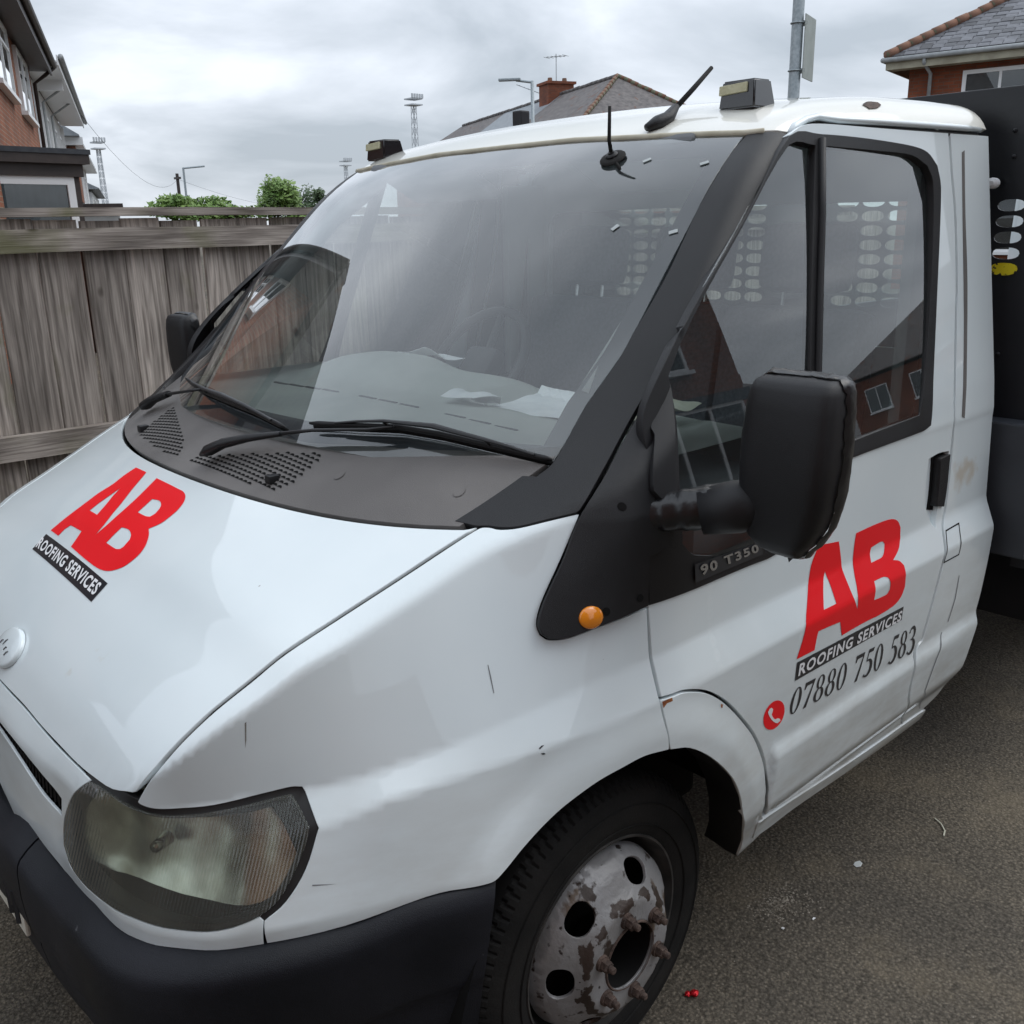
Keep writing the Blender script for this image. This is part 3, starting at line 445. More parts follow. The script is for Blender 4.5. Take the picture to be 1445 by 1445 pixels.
class MB:
    """collects simple shapes into one mesh"""
    def __init__(s): s.V=[];s.F=[];s.MI=[];s.m=0
    def add(s,V,F):
        b=len(s.V);s.V+= [tuple(v) for v in V];s.F+=[tuple(i+b for i in f) for f in F];s.MI+=[s.m]*len(F);return s
    def box(s,a,b,bev=0,M_=None):
        x0,y0,z0=a;x1,y1,z1=b
        if bev>0:
            bm=bmesh.new();r=bmesh.ops.create_cube(bm,size=1)
            for v in bm.verts: v.co=Vector(((x0+x1)/2+v.co.x*(x1-x0),(y0+y1)/2+v.co.y*(y1-y0),(z0+z1)/2+v.co.z*(z1-z0)))
            bmesh.ops.bevel(bm,geom=bm.edges[:],offset=bev,segments=2,affect='EDGES',profile=.6)
            bm.verts.index_update();V=[v.co.copy() for v in bm.verts];F=[[v.index for v in f.verts] for f in bm.faces];bm.free()
        else:
            V=[(x,y,z) for z in (z0,z1) for y in (y0,y1) for x in (x0,x1)];F=[(0,2,3,1),(4,5,7,6),(0,1,5,4),(1,3,7,5),(3,2,6,7),(2,0,4,6)];V=[Vector(v) for v in V]
        if M_ is not None:V=[M_@v for v in V]
        return s.add(V,F)
    def tube(s,P,rad,n=10,cap=True,squash=None):
        P=[Vector(p) for p in P];rad=rad if isinstance(rad,(list,tuple)) else [rad]*len(P)
        up=Vector((0,0,1));V=[];F=[];prev=None
        for i,p in enumerate(P):
            t=(P[min(i+1,len(P)-1)]-P[max(i-1,0)]).normalized()
            if prev is None:
                a=t.cross(up) if abs(t.z)<.95 else t.cross(Vector((1,0,0)));a.normalize()
            else: a=(prev-t*prev.dot(t)).normalized()
            prev=a;b=t.cross(a)
            sq=squash or (1,1)
            for k in range(n):
                q=2*math.pi*k/n;V.append(p+a*math.cos(q)*rad[i]*sq[0]+b*math.sin(q)*rad[i]*sq[1])
        for i in range(len(P)-1):
            for k in range(n): F.append((i*n+k,i*n+(k+1)%n,(i+1)*n+(k+1)%n,(i+1)*n+k))
        if cap: F.append(tuple(range(n-1,-1,-1)));F.append(tuple((len(P)-1)*n+k for k in range(n)))
        return s.add(V,F)
    def build(s,name,mat,parent=None,smooth=False,auto=None):
        o=mesh(name,s.V,s.F,mat,parent,smooth,mi=s.MI if len(set(s.MI))>1 else None)
        if auto:
            me=o.data;me.polygons.foreach_set('use_smooth',[True]*len(me.polygons));me.set_sharp_from_angle(angle=R(auto))
        return o
def arc_smooth(pts,n=4,ang=42):
    """Catmull-Rom through a closed outline, keeping corners sharper than ang"""
    P=np.array(pts,float);N_=len(P);out=[]
    sharp=[]
    for i in range(N_):
        a=P[i]-P[i-1];b=P[(i+1)%N_]-P[i];c=np.dot(a,b)/(np.linalg.norm(a)*np.linalg.norm(b)+1e-12);sharp.append(math.degrees(math.acos(max(-1,min(1,c))))>ang)
    for i in range(N_):
        p1=P[i];p2=P[(i+1)%N_];p0=P[i-1] if not sharp[i] else p1-(p2-p1);p3=P[(i+2)%N_] if not sharp[(i+1)%N_] else p2+(p2-p1)
        l=np.linalg.norm(p2-p1)
        if not sharp[i]:
            l0=np.linalg.norm(p1-p0);p0=p1-(p1-p0)*min(1,1.6*l/max(l0,1e-9))
        if not sharp[(i+1)%N_]:
            l3=np.linalg.norm(p3-p2);p3=p2+(p3-p2)*min(1,1.6*l/max(l3,1e-9))
        for k in range(n):
            t=k/n;out.append(.5*((2*p1)+(-p0+p2)*t+(2*p0-5*p1+4*p2-p3)*t*t+(-p0+3*p1-3*p2+p3)*t**3))
    return np.array(out)
def densify(P,step):
    out=[]
    for i in range(len(P)):
        a=P[i];b=P[(i+1)%len(P)];k=max(1,int(np.ceil(np.linalg.norm(b-a)/step)))
        for j in range(k): out.append(a+(b-a)*j/k)
    return np.array(out)
def inside(P,poly):
    x,y=P[:,0],P[:,1];r=np.zeros(len(P),bool);n=len(poly);j=n-1
    for i in range(n):
        xi,yi=poly[i];xj,yj=poly[j]
        c=((yi>y)!=(yj>y))
        with np.errstate(all='ignore'): r^=c&(x<(xj-xi)*(y-yi)/(yj-yi+1e-15)+xi)
        j=i
    return r
def edge_dist(P,poly):
    d=np.full(len(P),9e9)
    A=poly;B=np.roll(poly,-1,0)
    for a,b in zip(A,B):
        ab=b-a;L=max(ab@ab,1e-14);t=np.clip(((P-a)@ab)/L,0,1);q=a+t[:,None]*ab;d=np.minimum(d,np.hypot(*(P-q).T))
    return d
def inset(poly,d):
    P=np.array(poly,float);A=0.5*np.sum(P[:,0]*np.roll(P[:,1],-1)-np.roll(P[:,0],-1)*P[:,1]);s=1 if A>0 else -1
    out=[]
    n=len(P)
    for i in range(n):
        a=P[i]-P[i-1];b=P[(i+1)%n]-P[i];na=np.array([-a[1],a[0]])/(np.linalg.norm(a)+1e-12)*s;nb=np.array([-b[1],b[0]])/(np.linalg.norm(b)+1e-12)*s
        m=na+nb;l=m@m
        out.append(P[i]+ (m*2/l*d if l>.5 else na*d))
    return np.array(out)
def cdt(outline,holes,grid,aniso=(1,1)):
    polys=[np.array(outline)]+[np.array(h) for h in holes]
    mn=polys[0].min(0);mx=polys[0].max(0)
    gx=np.arange(mn[0]+grid*.5,mx[0],grid);gy=np.arange(mn[1]+grid*.5,mx[1],grid)
    G=np.array([(x+(grid*.5 if j%2 else 0),y) for j,y in enumerate(gy) for x in gx]) if len(gx) and len(gy) else np.zeros((0,2))
    if len(G):
        k=inside(G,polys[0])
        for h in polys[1:]: k&=~inside(G,h)
        G=G[k]
        for p in polys:
            if len(G): G=G[edge_dist(G,p)>grid*.45]
    V=[];E=[]
    for p in polys:
        b=len(V);n=len(p);V+=[Vector(q) for q in p.tolist()];E+=[(b+i,b+(i+1)%n) for i in range(n)]
    V+=[Vector(q) for q in G.tolist()]
    r=geometry.delaunay_2d_cdt(V,E,[],0,1e-7)
    VV=np.array([tuple(v) for v in r[0]]);FF=np.array([tuple(f) for f in r[2]]);c=VV[FF].mean(1)
    k=inside(c,polys[0])
    for h in polys[1:]: k&=~inside(c,h)
    # leave out slivers with no area
    A=VV[FF[:,1]]-VV[FF[:,0]];B=VV[FF[:,2]]-VV[FF[:,0]];k&=np.abs(A[:,0]*B[:,1]-A[:,1]*B[:,0])>1e-9
    FF=FF[k];u=np.unique(FF);mp=-np.ones(len(VV),int);mp[u]=np.arange(len(u));return VV[u],[tuple(int(q) for q in f) for f in mp[FF]]
def boundary(F):
    E={}
    for f in F:
        for a,b in zip(f,f[1:]+f[:1]): E[(a,b)]=1
    return [(a,b) for a,b in E if (b,a) not in E]
def surf_mesh(name,V3,F,N,mat,parent,depth=.01,mirror=False,lip=True):
    """sheet with given normals plus a turned-in edge"""
    V3=np.array(V3);N=np.array(N)
    # orient faces to agree with N
    f0=np.array([f[:3] for f in F]);g=np.cross(V3[f0[:,1]]-V3[f0[:,0]],V3[f0[:,2]]-V3[f0[:,0]]);s=np.einsum('ij,ij->i',g,N[f0[:,0]])
    if np.sum(s<0)>len(s)/2: F=[tuple(reversed(f)) for f in F]
    V=V3.tolist();NN=N.tolist();FF=list(F)
    if lip and depth>0:
        bd=boundary(F);vm={};mdir={}
        for a,b in bd:
            t=V3[b]-V3[a];m=np.cross(t,N[a]);l=np.linalg.norm(m);m=m/l if l>0 else m*0
            for q in (a,b): mdir[q]=mdir.get(q,0)+m
        for q in mdir:
            m=mdir[q];m=m/(np.linalg.norm(m)+1e-9);n=N[q]
            i0=len(V);V.append(V3[q].tolist());c=(n*.8+m*.6);NN.append((c/np.linalg.norm(c)).tolist())
            V.append((V3[q]-n*min(.0015,depth*.3)+m*.0008).tolist());c=n*.3+m;NN.append((c/np.linalg.norm(c)).tolist())
            V.append((V3[q]-n*depth+m*.0008).tolist());NN.append(m.tolist());vm[q]=i0
        for a,b in bd:
            A=vm[a];B=vm[b];FF.append((b,a,A,B));FF[-1]=(A,A+1,B+1,B);FF.append((A+1,A+2,B+2,B+1))
    if mirror:
        V=[(x,-y,z) for x,y,z in V];NN=[(x,-y,z) for x,y,z in NN];FF=[tuple(reversed(f)) for f in FF]
    return mesh(name,V,FF,mat,parent,True,NN)
def panel(name,out,dom,F,mat,parent,grid=.014,off=0.0,holes=(),depth=.012,gap=.0,smooth=4,mirror=False,both=False,flat=None,ang=42):
    ds=1.0 if dom!='sph' else 1/1.05
    g=grid*ds
    pf=lambda p:densify(arc_smooth(p,smooth,ang),g*1.2) if smooth>1 else densify(np.array(p,float),g*1.2)
    o=pf(out)
    if gap: o=inset(o,gap*ds)
    hs=[inset(pf(h),-gap*ds) if gap else pf(h) for h in holes]
    D,Fc=cdt(o,hs,g)
    P=from_dom(dom,D,F,off);ok=~np.isnan(P).any(1)
    if not ok.all():
        print('panel',name,'bad',(~ok).sum());mp={i:k for k,i in enumerate(np.where(ok)[0])}
        Fc=[tuple(mp[i] for i in f) for f in Fc if all(ok[i] for i in f)];P=P[ok]
    if flat is not None:
        X=np.c_[np.ones(len(P)),P[:,0],P[:,2],P[:,2]**2];c,*_=np.linalg.lstsq(X,P[:,1],rcond=None);P[:,1]=X@c+flat
        N=np.c_[c[1]+0*P[:,0],-np.ones(len(P)),c[2]+2*c[3]*P[:,2]];N/=np.linalg.norm(N,axis=1,keepdims=True)
    else: N=grad(F,P)
    r=surf_mesh(name,P,Fc,N,mat,parent,depth)
    if both: surf_mesh(name,P,Fc,N,mat,parent,depth,mirror=True)
    return r
def decal(name,loops,dom,F,mat,parent,off=.0008,grid=.008,smooth=3,ang=35):
    """thin print laid on a body surface; loops[0] outer, the rest holes"""
    g=grid;pf=lambda p:densify(arc_smooth(p,smooth,ang),g*1.5) if smooth>1 else densify(np.array(p,float),g*1.5)
    D,Fc=cdt(pf(loops[0]),[pf(h) for h in loops[1:]],g)
    P=from_dom(dom,D,F,off);N=grad(F,P);return surf_mesh(name,P,Fc,N,mat,parent,0,lip=False)
def text_loops(s,bold=0.0,space=1.0):
    cu=bpy.data.curves.new('t','FONT');cu.body=s;cu.fill_mode='NONE';cu.space_character=space;cu.resolution_u=3
    o=bpy.data.objects.new('t',cu);COL.objects.link(o);bpy.context.view_layer.update()
    me=o.evaluated_get(bpy.context.evaluated_depsgraph_get()).to_mesh();V=[(v.co.x,v.co.y) for v in me.vertices]
    adj={}
    for e in me.edges:
        a,b=e.vertices;adj.setdefault(a,[]).append(b);adj.setdefault(b,[]).append(a)
    seen=set();loops=[]
    for st in adj:
        if st in seen: continue
        L=[st];seen.add(st);cur=st
        while True:
            nx=[q for q in adj[cur] if q not in seen]
            if not nx: break
            cur=nx[0];seen.add(cur);L.append(cur)
        if len(L)>2: loops.append(np.array([V[i] for i in L]))
    bpy.data.objects.remove(o);bpy.data.curves.remove(cu)
    if bold:
        par=[sum(1 for j in range(len(loops)) if j!=i and inside(loops[i][:1],loops[j])[0]) for i in range(len(loops))]
        loops=[inset(densify(l,.04),bold if c%2 else -bold) for l,c in zip(loops,par)]
    A=np.vstack(loops);mn=A.min(0);mx=A.max(0);return [(l-mn)/(mx-mn) for l in loops]
def group_loops(loops):
    """pair every outer loop with the holes inside it"""
    outs=[];n=len(loops);par=[]
    for i in range(n):
        c=sum(1 for j in range(n) if j!=i and inside(loops[i][:1],loops[j])[0]);par.append(c)
    for i in range(n):
        if par[i]%2==0: outs.append([loops[i]]+[loops[j] for j in range(n) if par[j]%2==1 and inside(loops[j][:1],loops[i])[0]])
    return outs
def quad_map(Q):
    Q=np.array(Q,float)  # BL BR TR TL
    return lambda uv:(1-uv[:,:1])*(1-uv[:,1:])*Q[0]+uv[:,:1]*(1-uv[:,1:])*Q[1]+uv[:,:1]*uv[:,1:]*Q[2]+(1-uv[:,:1])*uv[:,1:]*Q[3]
def lettering(name,groups,Q,dom,F,mat,parent,off,grid=.01):
    """many glyphs as one printed line"""
    mp=quad_map(Q);V=[];Fa=[];Nn=[]
    for k,g in enumerate(groups):
        L=[densify(mp(np.array(l)),grid*1.4) for l in g]
        D,Fc=cdt(L[0],L[1:],grid);P=from_dom(dom,D,F,off+(k%2)*.00008);N=grad(F,P);b=len(V)
        f0=np.array([f[:3] for f in Fc]);gg=np.cross(P[f0[:,1]]-P[f0[:,0]],P[f0[:,2]]-P[f0[:,0]]);s=np.einsum('ij,ij->i',gg,N[f0[:,0]])
        if np.sum(s<0)>len(s)/2: Fc=[tuple(reversed(f)) for f in Fc]
        V+=P.tolist();Nn+=N.tolist();Fa+=[tuple(i+b for i in f) for f in Fc]
    return mesh(name,V,Fa,mat,parent,True,Nn)
def lathe(prof,n,axis_o,name,mat,parent,smooth=True,auto=35,arc=(0,2*math.pi)):
    """prof: (radius, y) revolved about the y axis through axis_o"""
    V=[];F=[];m=len(prof)
    for k in range(n):
        a=arc[0]+(arc[1]-arc[0])*k/n
        for r,y in prof: V.append((axis_o[0]+r*math.cos(a),axis_o[1]+y,axis_o[2]+r*math.sin(a)))
    for k in range(n):
        for i in range(m-1): F.append((k*m+i,k*m+i+1,((k+1)%n)*m+i+1,((k+1)%n)*m+i))
    o=mesh(name,V,F,mat,parent,smooth)
    if auto: o.data.set_sharp_from_angle(angle=R(auto))
    return o
# ================================================================ the truck
TR=tag(empty('flatbed_truck',(0,0,0)),'white flatbed cab truck with red AB roofing lettering parked on the tarmac drive','truck')
def T2(k): return [tuple(p) for p in T[k]]
mir=lambda pts:[(x,-y) for x,y in pts]
# ---- bonnet
hf=[tuple(p) for p in T['hood_front']]            # near corner to centre
seam=[(p[0],p[1]) for p in T['seam']]             # rear to front, near side
hf=hf[1:-1]
rear=[(float(xhr(np.array(y))),y) for y in np.linspace(-.735,.735,25)]
hood_out=[(p[0],p[1]+.0005) for p in seam]+hf+[(hf[-1][0],0)]+mir(hf[::-1])+[(p[0],-p[1]-.0005) for p in seam[::-1]]+[(a+ -.004,b) for a,b in rear[::-1]]
bonnet=panel('bonnet',hood_out,'top',F_low,M['paint'],TR,grid=.016,depth=.018,smooth=3,gap=.0015,ang=30)
# ---- scuttle (cowl) between bonnet and windscreen
def cowl_out(): 
    a=[(float(xhr(np.array(y)))+.004,y) for y in np.linspace(-.722,.722,27)]
    b=[(float(xgb(np.array(y)))+.03,y) for y in np.linspace(.775,-.775,27)]
    return a+b
cowl=panel('scuttle_panel',cowl_out(),'top',F_low,M['plastic_grey'],TR,grid=.014,depth=.02,smooth=1)
for nm in ('grille_right','grille_left'):
    poly=np.array(T[nm][0]);mb=MB();cxy=poly.mean(0);mn=poly.min(0);mxx=poly.max(0)
    st=.0175;cells=[]
    for j,xx in enumerate(np.arange(mn[0],mxx[0],st*.56)):
        for yy in np.arange(mn[1]+(st*.5 if j%2 else 0),mxx[1],st): cells.append((xx,yy))
    cells=np.array(cells);cells=cells[inside(cells,poly)]
    V=[];F=[]
    for (xx,yy) in cells:
        # crescent shaped slot, horns towards the front
        q=[(xx+.0055*math.cos(a)-.001,yy+.0078*math.sin(a)) for a in np.linspace(-1.45,1.45,7)]
        q2=[(xx+.0008*math.cos(a)-.001,yy+.0066*math.sin(a)) for a in np.linspace(1.3,-1.3,6)]
        b=len(V);V+=q+q2;F.append(tuple(range(b,b+len(q)+len(q2))))
    P=from_dom('top',np.array(V),F_low,.0009)
    mesh('air_slots',P.tolist(),[tuple(reversed(f)) for f in F],M['gap'],cowl)
for i,(jx,jy) in enumerate(T['jets'][0]):
    P=from_dom('top',[(jx,jy)],F_low)[0];MB().box((P[0]-.010,P[1]-.012,P[2]-.004),(P[0]+.014,P[1]+.010,P[2]+.013),.003).build('washer_jet',M['plastic'],TR,auto=40)
for (jx,jy) in T['plugs'][0]:
    a=np.linspace(0,2*np.pi,13)[:-1];decal('cover_plug',[[(jx+.011*math.cos(t),jy+.010*math.sin(t)) for t in a]],'top',F_low,M['plastic_grey'],TR,.0015)
# ---- wings, side panels
sm3=np.array(T['seam'])[::-1].copy();sm3[:,1]-=.0075
fender=panel('wing',[tuple(p) for p in to_dom('sph',sm3)]+T2('fender'),'sph',F_low,M['paint'],TR,grid=.009,depth=.016,gap=.0012,both=True)
for nm,c in (('dent',M['dark']),('dent2',M['dark']),('scr1',M['interior']),('scr2',M['chrome']),('scr3',M['interior'])):
    decal('paint_scratch',[T[nm]],'sph',F_low,c,fender,.0007,grid=.004,smooth=1)
archp=panel('wheel_arch_panel',T2('archpanel'),'side',F_side,M['paint'],TR,grid=.012,depth=.02,gap=.001,both=True)
for nm in ('rust2','rust3'): decal('rust_patch',[T[nm]],'side',F_side,M['rustspot'],archp,.0008,grid=.004)
dn=T2('door');ns=20
win=T2('window')
i_top=[i for i,p in enumerate(dn) if abs(p[1]-1.92)<.03]
door_rear=[p for p in dn[16:]]
k=max(i for i,p in enumerate(dn) if p[0]>.6 and p[1]>1.87)
clampz=lambda P,z:[(a,min(b,z)) for a,b in P]
dout=clampz(dn[:k+1],1.914)+win[0:22]
hpk=[(min(p[0],1.215 if p[1]>1.05 else 1.19-.35*(1.05-p[1])),p[1]) for p in T2('handle')]
door=panel('door',dout,'side',F_side,M['paint'],TR,grid=.013,depth=.016,gap=.0012,both=True,ang=35,holes=[hpk])
panel('window_surround',win,'side',F_side,M['plastic'],door,grid=.014,depth=.02,holes=[T2('qglass'),T2('mglass')],off=.0035,both=False,ang=40)
qg=panel('quarter_glass',T2('qglass'),'side',F_side,M['sideglass'],door,grid=.03,depth=.004,flat=.004,gap=-.006)
mg=panel('window_glass',T2('mglass'),'side',F_side,M['sideglass'],door,grid=.03,depth=.004,flat=.006,gap=-.006)
# divider bar
dv=from_dom('side',T['bar'],F_side,.006)
MB().tube([tuple(p) for p in dv],.0095,10,squash=(1,.8)).build('window_bar',M['plastic'],door,smooth=True)
# far door glazing
def mirror_obj(o,parent):
    me=o.data.copy();me.transform(Matrix.Scale(-1,4,(0,1,0)));me.flip_normals();c=bpy.data.objects.new(o.name.split('.')[0],me);COL.objects.link(c);c.parent=parent;return c
far_door=bpy.data.objects.get('door.001');
for o in (qg,mg): mirror_obj(o,far_door)
panel('window_surround',win,'side',F_side,M['plastic'],far_door,grid=.02,depth=.02,holes=[T2('qglass'),T2('mglass')],off=.0035,mirror=False,ang=40) if 0 else None
ws=bpy.data.objects.get('window_surround');mirror_obj(ws,far_door)
# rear corner panel
bp=T2('bpost')
front=clampz([p for p in bp[:18]],1.914)
rear_edge=[(1.26,.405),(1.33,.43),(1.385,.50),(1.425,.62),(1.46,.76),(1.476,.90),(1.478,1.3),(1.478,1.914)]
bpost=panel('cab_corner_panel',front+rear_edge,'side',F_side,M['paint'],TR,grid=.014,depth=.03,gap=.0012,both=True,ang=35)
for nm in ('crack1','crack3'): decal('panel_crack',[T[nm]],'side',F_side,M['interior'],bpost,.0009,grid=.004,smooth=1)
flp=T2('flap');decal('filler_flap_seam',[flp,[tuple(p) for p in inset(arc_smooth(flp,3),.0035)]],'side',F_side,M['gap'],bpost,.0008,grid=.006,smooth=1)
decal('pressed_groove',[T2('bgroove')],'side',F_side,M['plastic_grey'],bpost,.0006)
panel('sill',[(.40,.452),(.43,.4489),(.5667,.4366),(.7748,.4194),(1.0144,.405),(1.2,.400),(1.26,.393),(1.2668,.3544),(1.0519,.3605),(.7963,.3818),(.5765,.3968),(.4744,.3952),(.41,.40)],'side',F_side,M['paint'],TR,grid=.014,depth=.03,off=.004,both=True)
# ---- dark shell behind the panel gaps; black tubes put the gap shade into colour
shell=[(-.60,.74),(-.62,.90),(-.3,1.06),(0,1.20),(.05,1.08),(.5,1.05),(.72,1.18),(1.2,1.2),(1.215,1.905),(1.40,1.905),(1.42,.62),(1.30,.46),(1.1,.43),(.45,.43),(.40,.60),(.30,.76),(.15,.845),(0,.86),(-.2,.845),(-.35,.765)]
panel('inner_shell',shell,'side',F_side,M['gap'],TR,grid=.03,off=-.017,depth=.004,smooth=1,both=True)
for s in (1,-1):
    sm=[(p[0],(p[1]-.0045)*s,p[2]-.0095) for p in [(-.185,-.755,1.231)]+[tuple(q) for q in T['seam'][:-2]]]
    MB().tube(sm,[.0065]*(len(sm)-2)+[.005,.003],6).build('bonnet_gap_shade',M['gap'],TR)  # black tube coloured as the shade inside the bonnet gap
mb=MB();pts=from_dom('top',[(a-.004,b) for a,b in rear],F_low,-.014);mb.tube([tuple(p) for p in pts],.011,6).build('scuttle_gap_shade',M['gap'],TR)
hfr=[(a-.004,b) for a,b in hf]+mir([(a-.004,b) for a,b in hf][::-1]);pts=from_dom('sph',to_dom('sph',from_dom('top',[(a,b) for a,b in hf+mir(hf[::-1])],F_low)),F_low,-.018)
mb=MB();mb.tube([tuple(p) for p in pts if not np.isnan(p).any()],.009,6).build('bonnet_front_gap_shade',M['gap'],TR)
# ---- front panel with grille slot
fs=T2('fascia_side');fo=fs+[(-a,b) for a,b in fs[::-1]]
sl=T2('slot');so=sl[:4]+sl[4:]
slot=[(max(a,.0),b) for a,b in sl[:4]]+[(a,b) for a,b in sl[4:]]
slot_full=[(-a,b) for a,b in sl[:4][::-1]]+sl[:4]+sl[4:]+[(-a,b) for a,b in sl[4:][::-1]]
# remove duplicates at the centre line
def dedup(p,e=.004):
    o=[p[0]]
    for q in p[1:]:
        if math.hypot(q[0]-o[-1][0],q[1]-o[-1][1])>e:o.append(q)
    if math.hypot(o[0][0]-o[-1][0],o[0][1]-o[-1][1])<e:o.pop()
    return o
fascia=panel('front_panel',dedup(fo),'sph',F_low,M['paint'],TR,grid=.014,depth=.005,holes=[dedup(slot_full)],smooth=2,ang=28)
gr=panel('grille_mesh',dedup([(a*1.02,b) for a,b in slot_full]),'sph',F_low,M['gap'],fascia,grid=.02,off=-.010,depth=0,smooth=1)
mb=MB()
for a in np.linspace(-.30,.30,49):
    q=from_dom('sph',[(a,.046-.145*abs(a)),(a,.040-.06*abs(a)+.006)],F_low,-.0085);mb.tube([tuple(p) for p in q],.0022,4)
mb.build('grille_ribs',M['plastic'],fascia)
# ---- badge on the bonnet
bc=from_dom('sph',to_dom('sph',np.array([[-.774,0,.944]])),F_low)[0];bn=grad(F_low,bc[None])[0]
rot=Vector(bn).to_track_quat('Z','Y').to_matrix().to_4x4();rot.translation=Vector(bc)
def disc(mb,M_,rx,ry,h,n=32,bev=.004,dome=.003):
    V=[];F=[];rings=[(1,0),(1,h-bev),(1-bev/rx*.6,h-bev*.3),(1-bev/rx*1.6,h),(.5,h+dome),(0.001,h+dome*1.2)]
    for s_,z in rings:
        for k in range(n): a=2*math.pi*k/n;V.append(M_@Vector((rx*s_*math.cos(a),ry*s_*math.sin(a),z)))
    for i in range(len(rings)-1):
        for k in range(n): F.append((i*n+k,i*n+(k+1)%n,(i+1)*n+(k+1)%n,(i+1)*n+k))
    return mb.add(V,F)
badge=disc(MB(),rot,.055,.040,.010).build('badge',M['paint'],TR,auto=40)
for dx_,dy_,a in ((-.022,.004,.5),(-.006,.006,1.2),(.010,-.001,.2),(.024,-.008,.8)):
    m4=rot@Matrix.Translation((dx_,dy_,.0142));MB().tube([m4@Vector((-.004,-.006,0)),m4@Vector((.0,.002,.0004)),m4@Vector((.004,.006*a,0))],.0011,5).build('badge_mark',M['interior'],badge)
# ---- headlamps
hl=T2('headlight')
for s in (1,-1):
    nm='headlight'
    gas=panel(nm,[tuple(p) for p in inset(arc_smooth(hl,2),-.011)],'sph',F_low,M['seal'],TR,grid=.02,off=-.004,depth=.03,smooth=1,holes=[[tuple(p) for p in inset(arc_smooth(hl,2),.004)]])
    lens=panel('headlight_lens',hl,'sph',F_low,M['lens'],gas,grid=.012,off=.0015,depth=.012)
    D_,F_=cdt([tuple(p) for p in inset(arc_smooth(hl,2),-.003)],[],.010)
    of=-(.022+.060*np.exp(-((D_[:,0]-.50)/.13)**4-((D_[:,1]-.0)/.085)**4)+.040*np.exp(-((D_[:,0]-.69)/.06)**4-((D_[:,1]-.02)/.07)**4))
    Pb=from_dom('sph',D_,F_low,of);bowl=mesh('headlight_bowl',Pb,F_,M['bowl'],gas,True)
    c1=from_dom('sph',[(.50,.01)],F_low,-.066)[0];bulb=MB().tube([Vector(c1),Vector(c1)+Vector((-.03,-.018,.004))],[.012,.009],12).build('bulb_cap',M['chromedark'],gas,smooth=True)
    if s==-1:
        for o in (gas,lens,bowl,bulb):
            o.data.transform(Matrix.Scale(-1,4,(0,1,0)));o.data.flip_normals()
# ---- bumper
bt_=np.array(T['bumptop']);bz=hermite(list(bt_[1:,0]),list(bt_[1:,1]))
def bump_pts(th,prof):
    V=[]
    for a in th:
        aa=abs(a);zt0=float(bz(np.array(min(max(aa,.12),1.04))))-.002
        for (z,o) in prof:
            k=(z-.28)/(.665-.28);zz=.28+k*(zt0-.28);a2=aa
            if aa>.9: a2=.9+(aa-.9)*(1-.36*(1-k)**.8)       # front edge of the wheel arch
            w=math.sin(a2)**2;base=float(planR(np.array(a2)))
            off=0.0
            o2=o*(1-.60*sstep(.6,1.04,a2)) if o>0 else o
            r=base+off+o2
            V.append((.2-r*math.cos(a2),-math.copysign(1,a)*r*math.sin(a2),zz))
    return V
def bumper_part(name,a0,a1,parent,prof,mat,n=40):
    th=np.linspace(a0,a1,n);V=bump_pts(th,prof);m=len(prof);F=[]
    for i in range(n-1):
        for j in range(m-1): F.append((i*m+j,(i+1)*m+j,(i+1)*m+j+1,i*m+j+1))
    F.append(tuple(range(m)));F.append(tuple((n-1)*m+j for j in range(m-1,-1,-1)))
    o=mesh(name,V,F,mat,parent,True);
    bm=bmesh.new();bm.from_mesh(o.data);bmesh.ops.recalc_face_normals(bm,faces=bm.faces[:]);bm.to_mesh(o.data);bm.free()
    o.data.set_sharp_from_angle(angle=R(38));return o
prof=[(.665,-.05),(.667,-.004),(.664,.008),(.657,.024),(.647,.040),(.638,.046),(.625,.049),(.58,.050),(.54,.047),(.515,.044),(.505,.040),(.498,.032),(.47,.031),(.42,.022),(.36,.004),(.31,-.02),(.28,-.05),(.29,-.12)]
bumper=bumper_part('bumper',-.262,.262,TR,prof,M['bumper'],30)
bumper_part('bumper_corner',.266,1.045,bumper,prof,M['bumper'],70)
bumper_part('bumper_corner',-1.045,-.266,bumper,prof,M['bumper'],70)
pl=MB().box((-.893,-.26,.49),(-.884,.26,.60),.004);plate=pl.build('number_plate',M['whiteplate'] if 'whiteplate' in M else M['paper'],bumper)
# a dark letter at the plate end that shows
for (a,b) in (((-.235,.50),(-.235,.57)),((-.235,.57),(-.215,.53)),((-.215,.53),(-.195,.57)),((-.195,.57),(-.195,.50))):
    MB().tube([(-.8945,a[0],a[1]+.01),(-.8945,b[0],b[1]+.01)],.0055,4).build('plate_letter_stroke',M['blackvinyl'],plate)
# ---- windscreen
gn=T2('glass_near')
gl_out=[(y,z) for y,z in gn]+[(0,1.905)]+[(-y,z) for y,z in gn[::-1] if y<-.05]+[(y,float(1.297-.026*y*y)) for y in np.linspace(.72,-.72,19)]
gl_out=dedup(gl_out,.006)
ws_=panel('windscreen',gl_out,'front',F_green,M['wind'],TR,grid=.025,depth=.006,smooth=1)
inn=inset(np.array(gl_out),.035);inn=np.array([(y*.992,z-(.012 if z>1.8 else 0)+(.012 if z<1.33 else 0)) for y,z in inn])
inn=np.array(dedup([tuple(p) for p in inn],.02))
inn=arc_smooth(inn,2,10)
panel('windscreen_border',[tuple(p) for p in inset(np.array(gl_out),.001)],'front',F_green,M['blackvinyl'],ws_,grid=.02,off=-.008,depth=0,smooth=1,holes=[[tuple(p) for p in inn]])
